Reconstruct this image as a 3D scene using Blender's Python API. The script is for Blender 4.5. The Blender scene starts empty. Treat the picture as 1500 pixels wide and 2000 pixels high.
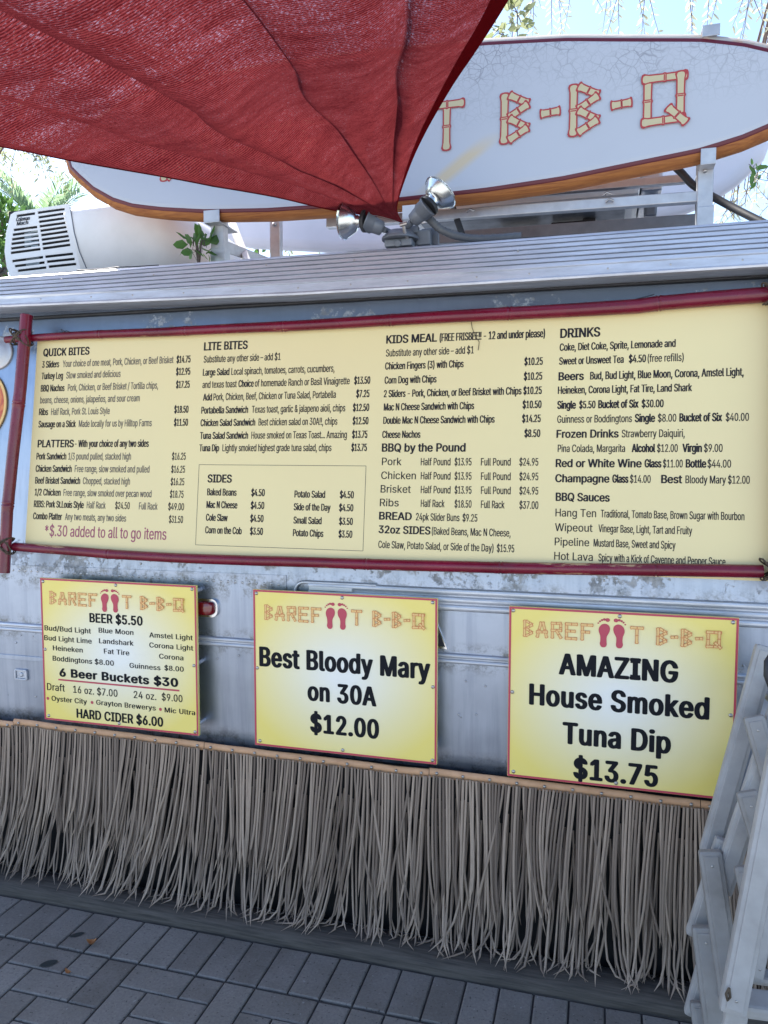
import bpy, bmesh, math, random
from mathutils import Vector as V, Matrix, noise
from mathutils.geometry import delaunay_2d_cdt
PI = math.pi
R = math.radians
S = bpy.context.scene
C = S.collection
random.seed(7)

# ------------------------------------------------------------------ camera
EYE = 1.63
YAW = math.atan(1500/5370)
PITCH = math.atan(110/1500)
cam = bpy.data.objects.new('camera', bpy.data.cameras.new('camera'))
C.objects.link(cam)
cam.location = (0, 0, EYE)
cam.rotation_euler = (PI/2 - PITCH, 0, YAW)
cam.data.sensor_fit = 'VERTICAL'
cam.data.sensor_height = 24
cam.data.lens = 18
cam.data.clip_start = 0.02
cam.data.clip_end = 500
S.camera = cam

# ------------------------------------------------------------------ sky, sun, exposure
SUN_EL, SUN_AZ = R(50), R(-58)          # azimuth from +Y, negative towards -X
w = bpy.data.worlds.new('World'); S.world = w; w.use_nodes = True
nt = w.node_tree
bg = nt.nodes['Background']
sky = nt.nodes.new('ShaderNodeTexSky')
sky.sky_type = 'NISHITA'
sky.sun_disc = False
sky.sun_elevation = SUN_EL
sky.sun_rotation = SUN_AZ
sky.air_density = 0.9
sky.dust_density = 0.7
sky.ozone_density = 0.9
nt.links.new(sky.outputs[0], bg.inputs[0])
bg.inputs[1].default_value = 0.105
sun = bpy.data.objects.new('sun', bpy.data.lights.new('sun', 'SUN'))
C.objects.link(sun)
sun.data.energy = 3.2
sun.data.angle = R(0.6)
sun.data.color = (1.0, 0.95, 0.87)
sd = V((math.sin(SUN_AZ)*math.cos(SUN_EL), math.cos(SUN_AZ)*math.cos(SUN_EL), math.sin(SUN_EL)))
sun.rotation_euler = sd.to_track_quat('Z', 'Y').to_euler()
S.view_settings.view_transform = 'Standard'
S.view_settings.look = 'None'
S.view_settings.gamma = 1
S.view_settings.exposure = 1.95
S.cycles.max_bounces = 8
S.cycles.transparent_max_bounces = 16

# ------------------------------------------------------------------ measuring: photo pixel -> point on a known plane
FW = V((-math.sin(YAW)*math.cos(PITCH), math.cos(YAW)*math.cos(PITCH), -math.sin(PITCH)))
RT = V((math.cos(YAW), math.sin(YAW), 0))
UP = RT.cross(FW)
O = V((0, 0, EYE))
def ray(x, y): return FW + RT*((x-750)/1500) - UP*((y-1000)/1500)
def P(x, y, Y):
    d = ray(x, y); return O + d*(Y/d.y)
def Tl(x, y, Y0, z0, k):                 # plane Y = Y0 + k (z - z0)
    d = ray(x, y); return O + d*((Y0 + k*(EYE-z0))/(d.y - k*d.z))
def G(x, y, z=0.0):
    d = ray(x, y); return O + d*((z-EYE)/d.z)
def px_m(p): return 1500.0/(p-O).dot(FW)

# ------------------------------------------------------------------ mesh helpers
def fill(rings, odd=False):
    """flat filling of outlines (holes and crossings allowed): returns points and triangles"""
    vs, es = [], []
    for r in rings:
        b = len(vs); vs += [V((x, y)) for x, y in r]; es += [(b+i, b+(i+1) % len(r)) for i in range(len(r))]
    size = max(max(abs(q.x), abs(q.y)) for q in vs)
    res = delaunay_2d_cdt(vs, es, [], 0, 1e-6*size)
    P2 = res[0]; out = []
    for t in res[2]:
        a, b, c = (P2[i] for i in t)
        ar = (b.x-a.x)*(c.y-a.y) - (b.y-a.y)*(c.x-a.x)
        if abs(ar) < 1e-9*size*size: continue
        cx, cy = (a.x+b.x+c.x)/3, (a.y+b.y+c.y)/3; wn = 0
        for r in rings:
            for i in range(len(r)):
                (x0, y0), (x1, y1) = r[i], r[(i+1) % len(r)]
                if (y0 > cy) != (y1 > cy) and cx < x0 + (cy-y0)/(y1-y0)*(x1-x0): wn += 1 if (odd or y1 > y0) else -1
        if (wn % 2 if odd else wn): out.append(tuple(t) if ar > 0 else tuple(t[::-1]))
    return [(q.x, q.y) for q in P2], out
class MB:
    def __init__(s): s.v = []; s.f = []; s.sm = []
    def add(s, vs, fs, smooth=False):
        b = len(s.v); s.v += [tuple(q) for q in vs]
        for f in fs: s.f.append([b+i for i in f]); s.sm.append(smooth)
    def box(s, c, d, M=None, bev=0.0):
        c = V(c); hx, hy, hz = d[0]/2, d[1]/2, d[2]/2
        if bev <= 0:
            vs = [V((sx*hx, sy*hy, sz*hz)) for sx in (-1, 1) for sy in (-1, 1) for sz in (-1, 1)]
            fs = [(0,1,3,2),(4,6,7,5),(0,4,5,1),(2,3,7,6),(0,2,6,4),(1,5,7,3)]
        else:
            bm = bmesh.new(); bmesh.ops.create_cube(bm, size=1)
            for q in bm.verts: q.co = V((q.co.x*d[0], q.co.y*d[1], q.co.z*d[2]))
            bmesh.ops.bevel(bm, geom=list(bm.edges), offset=bev, segments=2, affect='EDGES', profile=0.6)
            bm.verts.index_update()
            vs = [q.co.copy() for q in bm.verts]; fs = [[q.index for q in f.verts] for f in bm.faces]; bm.free()
        if M is not None: vs = [M @ q for q in vs]
        s.add([c+q for q in vs], fs)
    def bar(s, a, b, wd, dp, upv=(0, 0, 1), bev=0.003):
        a, b = V(a), V(b); ax = (b-a); L = ax.length; ax.normalize()
        u = V(upv); sd_ = ax.cross(u)
        if sd_.length < 1e-4: sd_ = ax.cross(V((0, 1, 0)))
        sd_.normalize(); u = sd_.cross(ax)
        M = Matrix((sd_, u, ax)).transposed()
        s.box((a+b)/2, (wd, dp, L), M, bev)
    def tube(s, pts, rad, n=10, cap=True, smooth=True):
        pts = [V(p) for p in pts]; m = len(pts)
        rs = rad if isinstance(rad, (list, tuple)) else [rad]*m
        t0 = (pts[1]-pts[0]).normalized()
        ref = V((0, 0, 1)) if abs(t0.z) < .9 else V((0, 1, 0))
        nrm = t0.cross(ref).normalized()
        vs = []
        for i, p in enumerate(pts):
            t = (pts[min(i+1, m-1)] - pts[max(i-1, 0)]).normalized()
            nrm = (nrm - t*nrm.dot(t)).normalized(); bn = t.cross(nrm)
            for k in range(n):
                a = 2*PI*k/n
                vs.append(p + (nrm*math.cos(a) + bn*math.sin(a))*rs[i])
        fs = [(i*n+k, i*n+(k+1) % n, (i+1)*n+(k+1) % n, (i+1)*n+k) for i in range(m-1) for k in range(n)]
        s.add(vs, fs, smooth)
        if cap:
            s.add(vs[:n], [tuple(range(n))[::-1]]); s.add(vs[-n:], [tuple(range(n))])
    def lathe(s, a, axis, prof, n=20, smooth=True):
        a = V(a); ax = V(axis).normalized()
        s.tube([a + ax*t for t, r in prof], [max(r, 1e-4) for t, r in prof], n, True, smooth)
    def poly(s, rings, fn, thick=0.0, nrm=None):
        """filled flat polygon with holes; fn maps 2D -> 3D; optional thickness along -nrm"""
        f2, fs = fill(rings, True)
        flat = [fn(x, y) for x, y in f2]
        s.add(flat, fs)
        if thick:
            nv = V(nrm)*thick
            s.add([q-nv for q in flat], [f[::-1] for f in fs])
            for r in rings:
                n = len(r); k = [fn(x, y) for x, y in r]
                area = sum(r[i][0]*r[(i+1) % n][1] - r[(i+1) % n][0]*r[i][1] for i in range(n))
                vs = k + [q-nv for q in k]
                qs = [(i, n+i, n+(i+1) % n, (i+1) % n) for i in range(n)]
                s.add(vs, qs if area > 0 else [q[::-1] for q in qs])
    def dome(s, c, r, nrm, n=8, flat=.6):
        c = V(c); nrm = V(nrm).normalized()
        s.tube([c - nrm*r*.2, c + nrm*r*flat*.55, c + nrm*r*flat*.9, c + nrm*r*flat], [r, r*.85, r*.5, r*.1], n)

ORG = {}
def obj(name, mb, mat, parent=None, origin=None, fix=False):
    """link mb as ONE mesh object. Vertices are in world space; parts keep their thing's origin."""
    org = ORG[parent.name] if parent else V(origin or (0, 0, 0))
    me = bpy.data.meshes.new(name)
    me.from_pydata([V(q)-org for q in mb.v], [], mb.f)
    me.polygons.foreach_set('use_smooth', mb.sm)
    me.update()
    if fix:
        bm = bmesh.new(); bm.from_mesh(me); bmesh.ops.remove_doubles(bm, verts=bm.verts, dist=1e-5)
        bmesh.ops.recalc_face_normals(bm, faces=bm.faces); bm.to_mesh(me); bm.free()
    o = bpy.data.objects.new(name, me); C.objects.link(o)
    for m in (mat if isinstance(mat, (list, tuple)) else [mat]): me.materials.append(m)
    if parent: o.parent = parent
    else: o.location = org
    ORG[o.name] = org
    return o
def tag(o, label, cat, group=None, kind=None):
    if label: o['label'] = label
    if cat: o['category'] = cat
    if group: o['group'] = group
    if kind: o['kind'] = kind
    return o
def thing(name, loc, label, cat, group=None):
    o = bpy.data.objects.new(name, None); C.objects.link(o); o.location = loc
    o.empty_display_size = .1; ORG[o.name] = V(loc)
    return tag(o, label, cat, group)
def plabel(o, t): o['label'] = t; return o

# ------------------------------------------------------------------ materials
def mat(name, col, rough=.6, metal=0.0, spec=.5, coat=0.0):
    m = bpy.data.materials.new(name); m.use_nodes = True
    b = m.node_tree.nodes['Principled BSDF']
    b.inputs['Base Color'].default_value = (*col, 1); b.inputs['Roughness'].default_value = rough
    b.inputs['Metallic'].default_value = metal; b.inputs['Specular IOR Level'].default_value = spec
    b.inputs['Coat Weight'].default_value = coat
    return m
class N:
    """small node-building helper on one material"""
    def __init__(s, m): s.t = m.node_tree; s.b = s.t.nodes.get('Principled BSDF'); s.m = m
    def n(s, typ, **kw):
        x = s.t.nodes.new('ShaderNode'+typ)
        for k, v in kw.items(): setattr(x, k, v)
        return x
    def set(s, sock, v):
        if hasattr(v, 'is_output') or isinstance(v, bpy.types.NodeSocket): s.t.links.new(v, sock)
        elif isinstance(v, (tuple, list)) and len(v) == 3 and sock.type == 'RGBA': sock.default_value = (*v, 1)
        else: sock.default_value = v
    def co(s, kind='Object', scale=(1, 1, 1), loc=(0, 0, 0), rot=(0, 0, 0)):
        c = s.n('TexCoord'); mp = s.n('Mapping'); s.t.links.new(c.outputs[kind], mp.inputs[0])
        mp.inputs['Scale'].default_value = scale; mp.inputs['Location'].default_value = loc; mp.inputs['Rotation'].default_value = rot
        return mp.outputs[0]
    def noise(s, vec, sc, det=4, rough=.55, dist=0):
        x = s.n('TexNoise'); s.set(x.inputs['Vector'], vec); x.inputs['Scale'].default_value = sc
        x.inputs['Detail'].default_value = det; x.inputs['Roughness'].default_value = rough; x.inputs['Distortion'].default_value = dist
        return x.outputs[0]
    def voro(s, vec, sc, feature='F1', rnd=1):
        x = s.n('TexVoronoi', feature=feature); s.set(x.inputs['Vector'], vec); x.inputs['Scale'].default_value = sc
        x.inputs['Randomness'].default_value = rnd
        return x.outputs['Distance']
    def mr(s, v, a, b, c=0.0, d=1.0):
        x = s.n('MapRange'); s.set(x.inputs[0], v)
        for i, q in enumerate((a, b, c, d)): x.inputs[1+i].default_value = q
        return x.outputs[0]
    def ma(s, op, a, b=0.0):
        x = s.n('Math', operation=op); s.set(x.inputs[0], a); s.set(x.inputs[1], b); return x.outputs[0]
    def mix(s, f, a, b):
        x = s.n('Mix', data_type='RGBA'); s.set(x.inputs[0], f); s.set(x.inputs[6], a); s.set(x.inputs[7], b); return x.outputs[2]
    def sep(s, v):
        x = s.n('SeparateXYZ'); s.set(x.inputs[0], v); return x.outputs
    def bump(s, h, st=.3, d=.002):
        x = s.n('Bump'); s.set(x.inputs['Height'], h); x.inputs['Strength'].default_value = st; x.inputs['Distance'].default_value = d
        s.t.links.new(x.outputs[0], s.b.inputs['Normal'])
    def col(s, v): s.set(s.b.inputs['Base Color'], v)
    def rough(s, v): s.set(s.b.inputs['Roughness'], v)
    def island(s): return s.n('NewGeometry').outputs['Random Per Island']

def varied(name, c1, c2, sc=6, rough=.6, metal=0.0, bump=.0, bsc=60, stretch=(1, 1, 1), spec=.5):
    m = mat(name, c1, rough, metal, spec); k = N(m); co = k.co(scale=stretch)
    k.col(k.mix(k.mr(k.noise(co, sc, 6, .6), .3, .7), c1, c2))
    k.rough(k.mr(k.noise(co, sc*2.3, 4), .3, .7, rough*.85, min(1, rough*1.15)))
    if bump: k.bump(k.noise(co, bsc, 5), bump)
    return m

def m_hull():
    m = mat('weathered_aluminium', (.5, .53, .58), .3, .9); k = N(m)
    co = k.co('Object'); x, y, z = k.sep(co)
    n1 = k.noise(co, 2.2, 5, .6)
    streak = k.noise(k.co('Object', (14, 14, .7)), 3, 4, .6)
    base = k.mix(k.mr(n1, .3, .7), (.27, .32, .41), (.42, .47, .57))
    base = k.mix(k.mr(streak, .45, .8, 0, .5), base, (.18, .22, .30))
    base = k.mix(k.ma('MULTIPLY', k.mr(z, 1.98, 2.04, 0, 1), k.mr(n1, .25, .6, .6, 1)), base, (.15, .18, .225))     # dull upper skin, with the trim's dark reflection put into the colour
    # oxide bloom: pale fine speckle under the roof edge and on the panel under the menu
    bloomA = k.mr(z, 1.95, 2.06, 0, 1); bloomA2 = k.mr(z, 2.20, 2.10, 0, 1)
    band1 = k.ma('MULTIPLY', bloomA, bloomA2)
    band2 = k.ma('MULTIPLY', k.mr(z, 1.12, 1.2, 0, 1), k.mr(z, 1.36, 1.26, 0, 1))
    band3 = k.ma('MULTIPLY', k.mr(z, .56, .6, 0, 1), k.mr(z, .76, .66, 0, .6))
    band = k.ma('ADD', band1, k.ma('ADD', band2, band3))
    big = k.noise(co, 7.0, 3, .6)
    thr = k.ma('SUBTRACT', k.mr(big, .42, .64, 0, 1), k.ma('SUBTRACT', 1.0, band))
    fine = k.noise(co, 55, 8, .72)
    ox = k.mr(k.ma('ADD', thr, k.ma('MULTIPLY', k.ma('SUBTRACT', fine, .5), 3.4)), .64, .86, 0, 1)
    ox = k.ma('MULTIPLY', ox, k.mr(band, .02, .25, 0, .85))
    tone = k.noise(co, 30, 6, .65)
    oxc = k.mix(k.mr(tone, .42, .6), (.42, .44, .48), (.20, .21, .23))
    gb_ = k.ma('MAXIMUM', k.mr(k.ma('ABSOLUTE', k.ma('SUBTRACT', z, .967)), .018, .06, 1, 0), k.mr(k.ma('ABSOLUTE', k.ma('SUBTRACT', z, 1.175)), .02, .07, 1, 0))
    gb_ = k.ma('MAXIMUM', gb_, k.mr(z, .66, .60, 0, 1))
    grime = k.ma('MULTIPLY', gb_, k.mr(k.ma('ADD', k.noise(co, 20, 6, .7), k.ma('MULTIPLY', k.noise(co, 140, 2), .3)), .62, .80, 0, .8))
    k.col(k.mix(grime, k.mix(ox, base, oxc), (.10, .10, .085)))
    k.set(k.b.inputs['Metallic'], k.mr(ox, 0, 1, .92, .1))
    k.rough(k.ma('ADD', k.mr(n1, .3, .7, .28, .46), k.ma('MULTIPLY', ox, .35)))
    wv = k.noise(k.co('Object', (1, 1, 1)), 3.2, 2, .5)
    k.bump(k.ma('ADD', k.ma('MULTIPLY', wv, 1.0), k.ma('ADD', k.ma('MULTIPLY', ox, .06), k.ma('MULTIPLY', fine, .03))), .35, .012)
    return m
def m_trim():
    m = mat('painted_aluminium_trim', (.55, .57, .62), .42, .55); k = N(m); co = k.co('Object')
    d = k.noise(k.co('Object', (1.2, 8, 8)), 5, 6, .65)
    k.col(k.mix(k.mr(d, .35, .72), (.62, .64, .69), (.40, .42, .47)))
    k.rough(k.mr(d, .3, .7, .35, .55)); k.bump(k.noise(co, 90, 4), .12)
    return m
def m_sign(cx, cz, hw, hh):
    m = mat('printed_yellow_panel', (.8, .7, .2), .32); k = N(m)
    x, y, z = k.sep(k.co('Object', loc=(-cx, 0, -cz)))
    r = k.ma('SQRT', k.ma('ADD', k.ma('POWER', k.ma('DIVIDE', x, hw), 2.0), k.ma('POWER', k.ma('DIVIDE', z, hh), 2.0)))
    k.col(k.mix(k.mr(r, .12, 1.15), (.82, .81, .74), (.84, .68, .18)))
    k.bump(k.noise(k.co('Object'), 18, 3), .05, .003)
    return m
def m_menu():
    m = mat('menu_panel', (.76, .65, .33), .45); k = N(m); co = k.co('Object')
    n = k.noise(co, 1.7, 4)
    k.col(k.mix(k.mr(n, .3, .7), (.80, .67, .34), (.77, .64, .335)))
    spots = k.mr(k.noise(k.co('Object', (1, 1, 2.5)), 38, 4, .6), .74, .80, 0, .35)
    k.bump(k.noise(co, 9, 3), .06, .004)
    return m
def m_bamboo(sc):
    m = mat('red_lacquered_bamboo', (.20, .004, .025), .26, 0, .5, .15); k = N(m)
    n = k.noise(k.co('Object', sc), 2.6, 6, .7)
    x, y, z = k.sep(k.co('Object'))
    big = k.noise(k.co('Object', (1, 1, 1)), 2.1, 2)
    wear = k.mr(k.ma('ADD', n, k.ma('MULTIPLY', k.ma('SUBTRACT', big, .5), .9)), .655, .685)
    geo = k.n('NewGeometry'); nz = k.sep(geo.outputs['Normal'])[2]
    c = k.mix(k.mr(k.noise(k.co('Object'), 5, 4), .3, .7), (.115, .002, .012), (.19, .005, .026))
    k.col(k.mix(k.ma('MULTIPLY', wear, k.mr(k.ma('ABSOLUTE', nz), .45, .7)), c, (.42, .27, .14)))
    k.rough(k.mr(n, .3, .75, .2, .42)); k.bump(n, .12, .002)
    return m
def m_reed():
    m = mat('weathered_grey_thatch', (.25, .22, .2), .62); k = N(m)
    i = k.island(); g = k.noise(k.co('Object', (60, 60, 3)), 4, 5, .6)
    c = k.mix(i, (.135, .098, .074), (.43, .33, .25))
    k.col(k.mix(k.mr(g, .4, .75, 0, .5), c, (.17, .13, .105)))
    k.bump(g, .25, .002)
    return m
def m_paver():
    m = mat('concrete_paver', (.11, .112, .122), .8); k = N(m)
    i = k.island(); co = k.co('Object')
    f = k.noise(co, 120, 6, .7); big = k.noise(co, 6, 5, .65)
    c = k.mix(i, (.155, .141, .124), (.235, .218, .197))
    c = k.mix(k.mr(big, .4, .75, 0, .5), c, (.31, .29, .275))
    pit = k.mr(k.noise(co, 95, 3, .6), .63, .67)
    c = k.mix(k.mr(f, .3, .7, .0, .35), c, (.04, .04, .043))
    chip = k.mr(k.noise(k.co('Object', loc=(3, 1, 0)), 70, 2), .70, .73)
    c = k.mix(k.ma('MULTIPLY', chip, .6), c, (.32, .32, .32))
    k.col(k.mix(k.ma('MULTIPLY', pit, .8), c, (.04, .038, .036)))
    k.rough(k.mr(f, .3, .7, .6, .9))
    k.bump(k.ma('SUBTRACT', k.ma('MULTIPLY', f, .5), pit), .6, .0022)
    return m
def m_wood(name, c1, c2):
    m = mat(name, c1, .8); k = N(m)
    g = k.noise(k.co('Object', (2.5, 40, 40)), 2.5, 7, .65, .3)
    k.col(k.mix(k.mr(g, .35, .7), c1, c2)); k.bump(g, .5, .004); return m
def m_sail():
    m = mat('red_shade_cloth', (.3, .02, .02), .8); k = N(m); t = m.node_tree
    uv = k.co('UV'); out = t.nodes['Material Output']
    thread = k.noise(k.co('UV', (420, 46, 1)), 1.0, 4, .7)
    thread2 = k.noise(k.co('UV', (1500, 170, 1)), 1.0, 2, .6)
    wave = k.n('TexWave', wave_type='BANDS', bands_direction='X'); k.set(wave.inputs['Vector'], uv)
    wave.inputs['Scale'].default_value = 95; wave.inputs['Distortion'].default_value = 1.6; wave.inputs['Detail'].default_value = 2; wave.inputs['Detail Scale'].default_value = 2
    mott = k.noise(k.co('UV', (40, 7, 1)), 1.0, 5, .7)
    thread = k.ma('ADD', k.ma('MULTIPLY', thread, .5), k.ma('MULTIPLY', mott, .5))
    dens = k.ma('ADD', k.ma('MULTIPLY', thread, .55), k.ma('ADD', k.ma('MULTIPLY', thread2, .3), k.ma('MULTIPLY', wave.outputs[1], .15)))
    c = k.mix(k.mr(dens, .35, .65), (.065, .006, .010), (.16, .024, .032))
    diff = k.n('BsdfDiffuse'); k.set(diff.inputs[0], c)
    tr = k.n('BsdfTranslucent'); k.set(tr.inputs[0], k.mix(k.mr(dens, .42, .58), (.045, .005, .007), (.160, .026, .028)))
    mx = k.n('MixShader'); mx.inputs[0].default_value = .5
    k.t.links.new(diff.outputs[0], mx.inputs[1]); k.t.links.new(tr.outputs[0], mx.inputs[2])
    tp = k.n('BsdfTransparent')
    hole = k.mr(k.ma('ADD', k.ma('MULTIPLY', thread2, .75), k.ma('MULTIPLY', thread, .25)), .56, .68, 0, .42)
    hole = k.ma('MULTIPLY', hole, k.mr(mott, .42, .62, .25, 1))
    m2 = k.n('MixShader'); k.set(m2.inputs[0], hole)
    k.t.links.new(mx.outputs[0], m2.inputs[1]); k.t.links.new(tp.outputs[0], m2.inputs[2])
    k.t.links.new(m2.outputs[0], out.inputs['Surface'])
    bp = k.n('Bump'); bp.inputs['Strength'].default_value = .5; bp.inputs['Distance'].default_value = .004
    k.set(bp.inputs['Height'], dens)
    for q in (diff, tr): k.t.links.new(bp.outputs[0], q.inputs['Normal'])
    return m
def m_hem():
    m = mat('red_sail_hem', (.16, .008, .010), .8); k = N(m); out = m.node_tree.nodes['Material Output']
    d = k.n('BsdfDiffuse'); d.inputs[0].default_value = (.13, .006, .009, 1)
    tr = k.n('BsdfTranslucent'); tr.inputs[0].default_value = (.10, .004, .006, 1)
    mx = k.n('MixShader'); mx.inputs[0].default_value = .35
    k.t.links.new(d.outputs[0], mx.inputs[1]); k.t.links.new(tr.outputs[0], mx.inputs[2]); k.t.links.new(mx.outputs[0], out.inputs['Surface'])
    return m
def m_deck():
    m = mat('crazed_white_gelcoat', (.74, .76, .80), .38); k = N(m)
    co = k.co('Object'); x, y, z = k.sep(co)
    warp = k.n('VectorMath', operation='ADD'); k.set(warp.inputs[0], co)
    nz = k.n('TexNoise'); k.set(nz.inputs['Vector'], co); nz.inputs['Scale'].default_value = 14
    sc = k.n('VectorMath', operation='SCALE'); k.t.links.new(nz.outputs[1], sc.inputs[0]); sc.inputs['Scale'].default_value = .035
    k.t.links.new(sc.outputs[0], warp.inputs[1])
    e1 = k.voro(warp.outputs[0], 26, 'DISTANCE_TO_EDGE'); e2 = k.voro(warp.outputs[0], 47, 'DISTANCE_TO_EDGE')
    c1 = k.mr(e1, .0, .05, 1, 0); c2 = k.mr(e2, .0, .055, .75, 0)
    crack = k.ma('MAXIMUM', c1, c2)
    msk = k.ma('MULTIPLY', k.mr(z, .20, .42, 0, 1), k.mr(k.noise(co, 5, 4), .36, .56))
    crack = k.ma('MULTIPLY', crack, msk)
    x2 = k.ma('SUBTRACT', x, .10); x3 = k.ma('SUBTRACT', x2, k.ma('MULTIPLY', k.ma('SUBTRACT', z, .12), 1.35))
    st = k.ma('MULTIPLY', k.mr(k.ma('ABSOLUTE', x3), .015, .055, 1, 0), k.ma('MULTIPLY', k.mr(z, .0, .05, 0, 1), k.mr(z, .13, .20, 1, 0)))
    st = k.ma('MULTIPLY', st, .55)
    dirt = k.mr(k.noise(co, 3, 5), .4, .75, 0, .12)
    c = k.mix(dirt, (.44, .455, .49), (.34, .345, .36))
    c = k.mix(st, c, (.60, .42, .14))
    k.col(k.mix(k.ma('MULTIPLY', crack, .8), c, (.17, .17, .19)))
    return m
def m_rail():
    m = m_wood('orange_stained_rail', (.40, .15, .035), (.22, .066, .018)); k = N(m)
    src = k.b.inputs['Base Color'].links[0].from_socket
    z = k.sep(k.co('Object'))[2]; n = k.noise(k.co('Object', (3, 1, 6)), 3, 5, .65)
    bleach = k.mr(k.ma('ADD', z, k.ma('MULTIPLY', k.ma('SUBTRACT', n, .5), .5)), .30, .40)
    k.col(k.mix(bleach, src, (.40, .36, .33))); return m
def m_leaf(name, c1, c2, tl=.45):
    m = mat(name, c1, .5); k = N(m); out = m.node_tree.nodes['Material Output']
    i = k.island(); c = k.mix(i, c1, c2); k.col(c)
    tr = k.n('BsdfTranslucent'); k.set(tr.inputs[0], k.mix(i, tuple(min(1, q*1.9) for q in c1), tuple(min(1, q*1.9) for q in c2)))
    mx = k.n('MixShader'); mx.inputs[0].default_value = tl
    k.t.links.new(k.b.outputs[0], mx.inputs[1]); k.t.links.new(tr.outputs[0], mx.inputs[2]); k.t.links.new(mx.outputs[0], out.inputs['Surface'])
    return m

M = dict(
    bounce_ground=varied('pale_bounce_ground', (.50, .485, .46), (.42, .41, .39), 8, .9, 0, .4, 90),
    hull=m_hull(), trim=m_trim(), menu=m_menu(), bamboo=m_bamboo((5, 30, 30)), bamboo_upright=m_bamboo((22, 22, 5)), reed=m_reed(), paver=m_paver(), sail=m_sail(), hem=m_hem(), deck=m_deck(),
    ink=mat('black_ink', (.010, .011, .015), .6, 0, .12), ink2=mat('charcoal_ink', (.024, .021, .026), .6, 0, .15), ink3=mat('grey_ink', (.075, .06, .055), .5),
    pink=mat('pink_ink', (.32, .06, .12), .5), redink=mat('red_ink', (.48, .05, .085), .45), orange=mat('orange_ink', (.60, .20, .06), .5), cream=mat('cream_ink', (.80, .52, .20), .5),
    bone=mat('bone_paint', (.50, .43, .25), .45), boneline=mat('red_outline_paint', (.36, .035, .034), .45),
    sand=varied('joint_sand', (.028, .028, .03), (.05, .048, .046), 30, .95, 0, .5, 120),
    timber=m_wood('grey_timber', (.035, .031, .027), (.10, .088, .075)),
    strip=varied('tan_binding_strip', (.62, .36, .20), (.50, .27, .14), 20, .6, 0, .2, 80),
    screw=mat('steel_screw', (.42, .40, .38), .35, .9), dark=mat('black_recess', (.006, .006, .007), .8), black=varied('black_rubber_and_shade', (.012, .013, .016), (.025, .026, .03), 12, .55),
    ac=varied('white_plastic_shroud', (.74, .73, .72), (.64, .63, .61), 4, .42, 0, .03), steel=varied('galvanised_steel', (.52, .52, .53), (.40, .40, .42), 18, .45, .65, .05),
    coil=varied('aluminium_coil', (.35, .38, .38), (.2, .22, .22), 30, .4, .7),
    gray=varied('grey_cast_metal', (.17, .19, .22), (.12, .135, .16), 14, .5, .25, .1), conduit=varied('grey_conduit', (.10, .11, .12), (.07, .075, .085), 14, .5),
    silver=mat('silvered_reflector', (.62, .65, .64), .26, 1.0), lens=mat('red_lens', (.16, .003, .008), .12, 0, .6, .5), chrome=mat('chrome', (.55, .56, .58), .2, 1.0),
    rail=m_rail(), pin=mat('maroon_pinline', (.10, .006, .016), .4), railtop=varied('faded_rail', (.42, .36, .32), (.24, .14, .10), 6, .55),
    chair=varied('white_weathered_paint', (.42, .41, .40), (.29, .28, .27), 9, .5, 0, .12, 40), chair2=varied('grey_weathered_paint', (.30, .29, .28), (.20, .19, .18), 9, .55, 0, .12, 40),
    rope=varied('brown_twine', (.10, .075, .05), (.05, .036, .024), 60, .9, 0, .4, 200), board2=varied('lavender_white_underside', (.66, .64, .70), (.58, .57, .62), 3, .5),
    leaf=m_leaf('green_leaf', (.055, .12, .025), (.10, .19, .05)), pale=m_leaf('pale_leaf', (.13, .15, .07), (.24, .25, .15), .5), willow=m_leaf('silvery_leaf', (.22, .22, .15), (.40, .38, .28), .6),
    palm=m_leaf('palm_leaf', (.12, .18, .10), (.22, .30, .18), .55), bark=m_wood('tree_bark', (.13, .10, .085), (.07, .055, .045)), twig=mat('twig', (.16, .11, .09), .8),
    dryleaf=varied('dry_leaf', (.28, .10, .03), (.40, .2, .07), 60, .7), deadleaf=mat('dark_wet_leaf', (.02, .028, .03), .5),
    sticker=None, glass=None,
)
g = mat('clear_glass', (.92, .96, .95), .04); gb = g.node_tree.nodes['Principled BSDF']; gb.inputs['Transmission Weight'].default_value = 1.0; gb.inputs['IOR'].default_value = 1.3; M['glass'] = g
stm = mat('red_round_print', (.5, .04, .03), .35); k = N(stm)
k.col(k.mix(k.mr(k.noise(k.co('Object'), 14, 4, .6, 1), .42, .6), (.42, .02, .025), (.68, .22, .06))); M['sticker'] = stm

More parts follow.
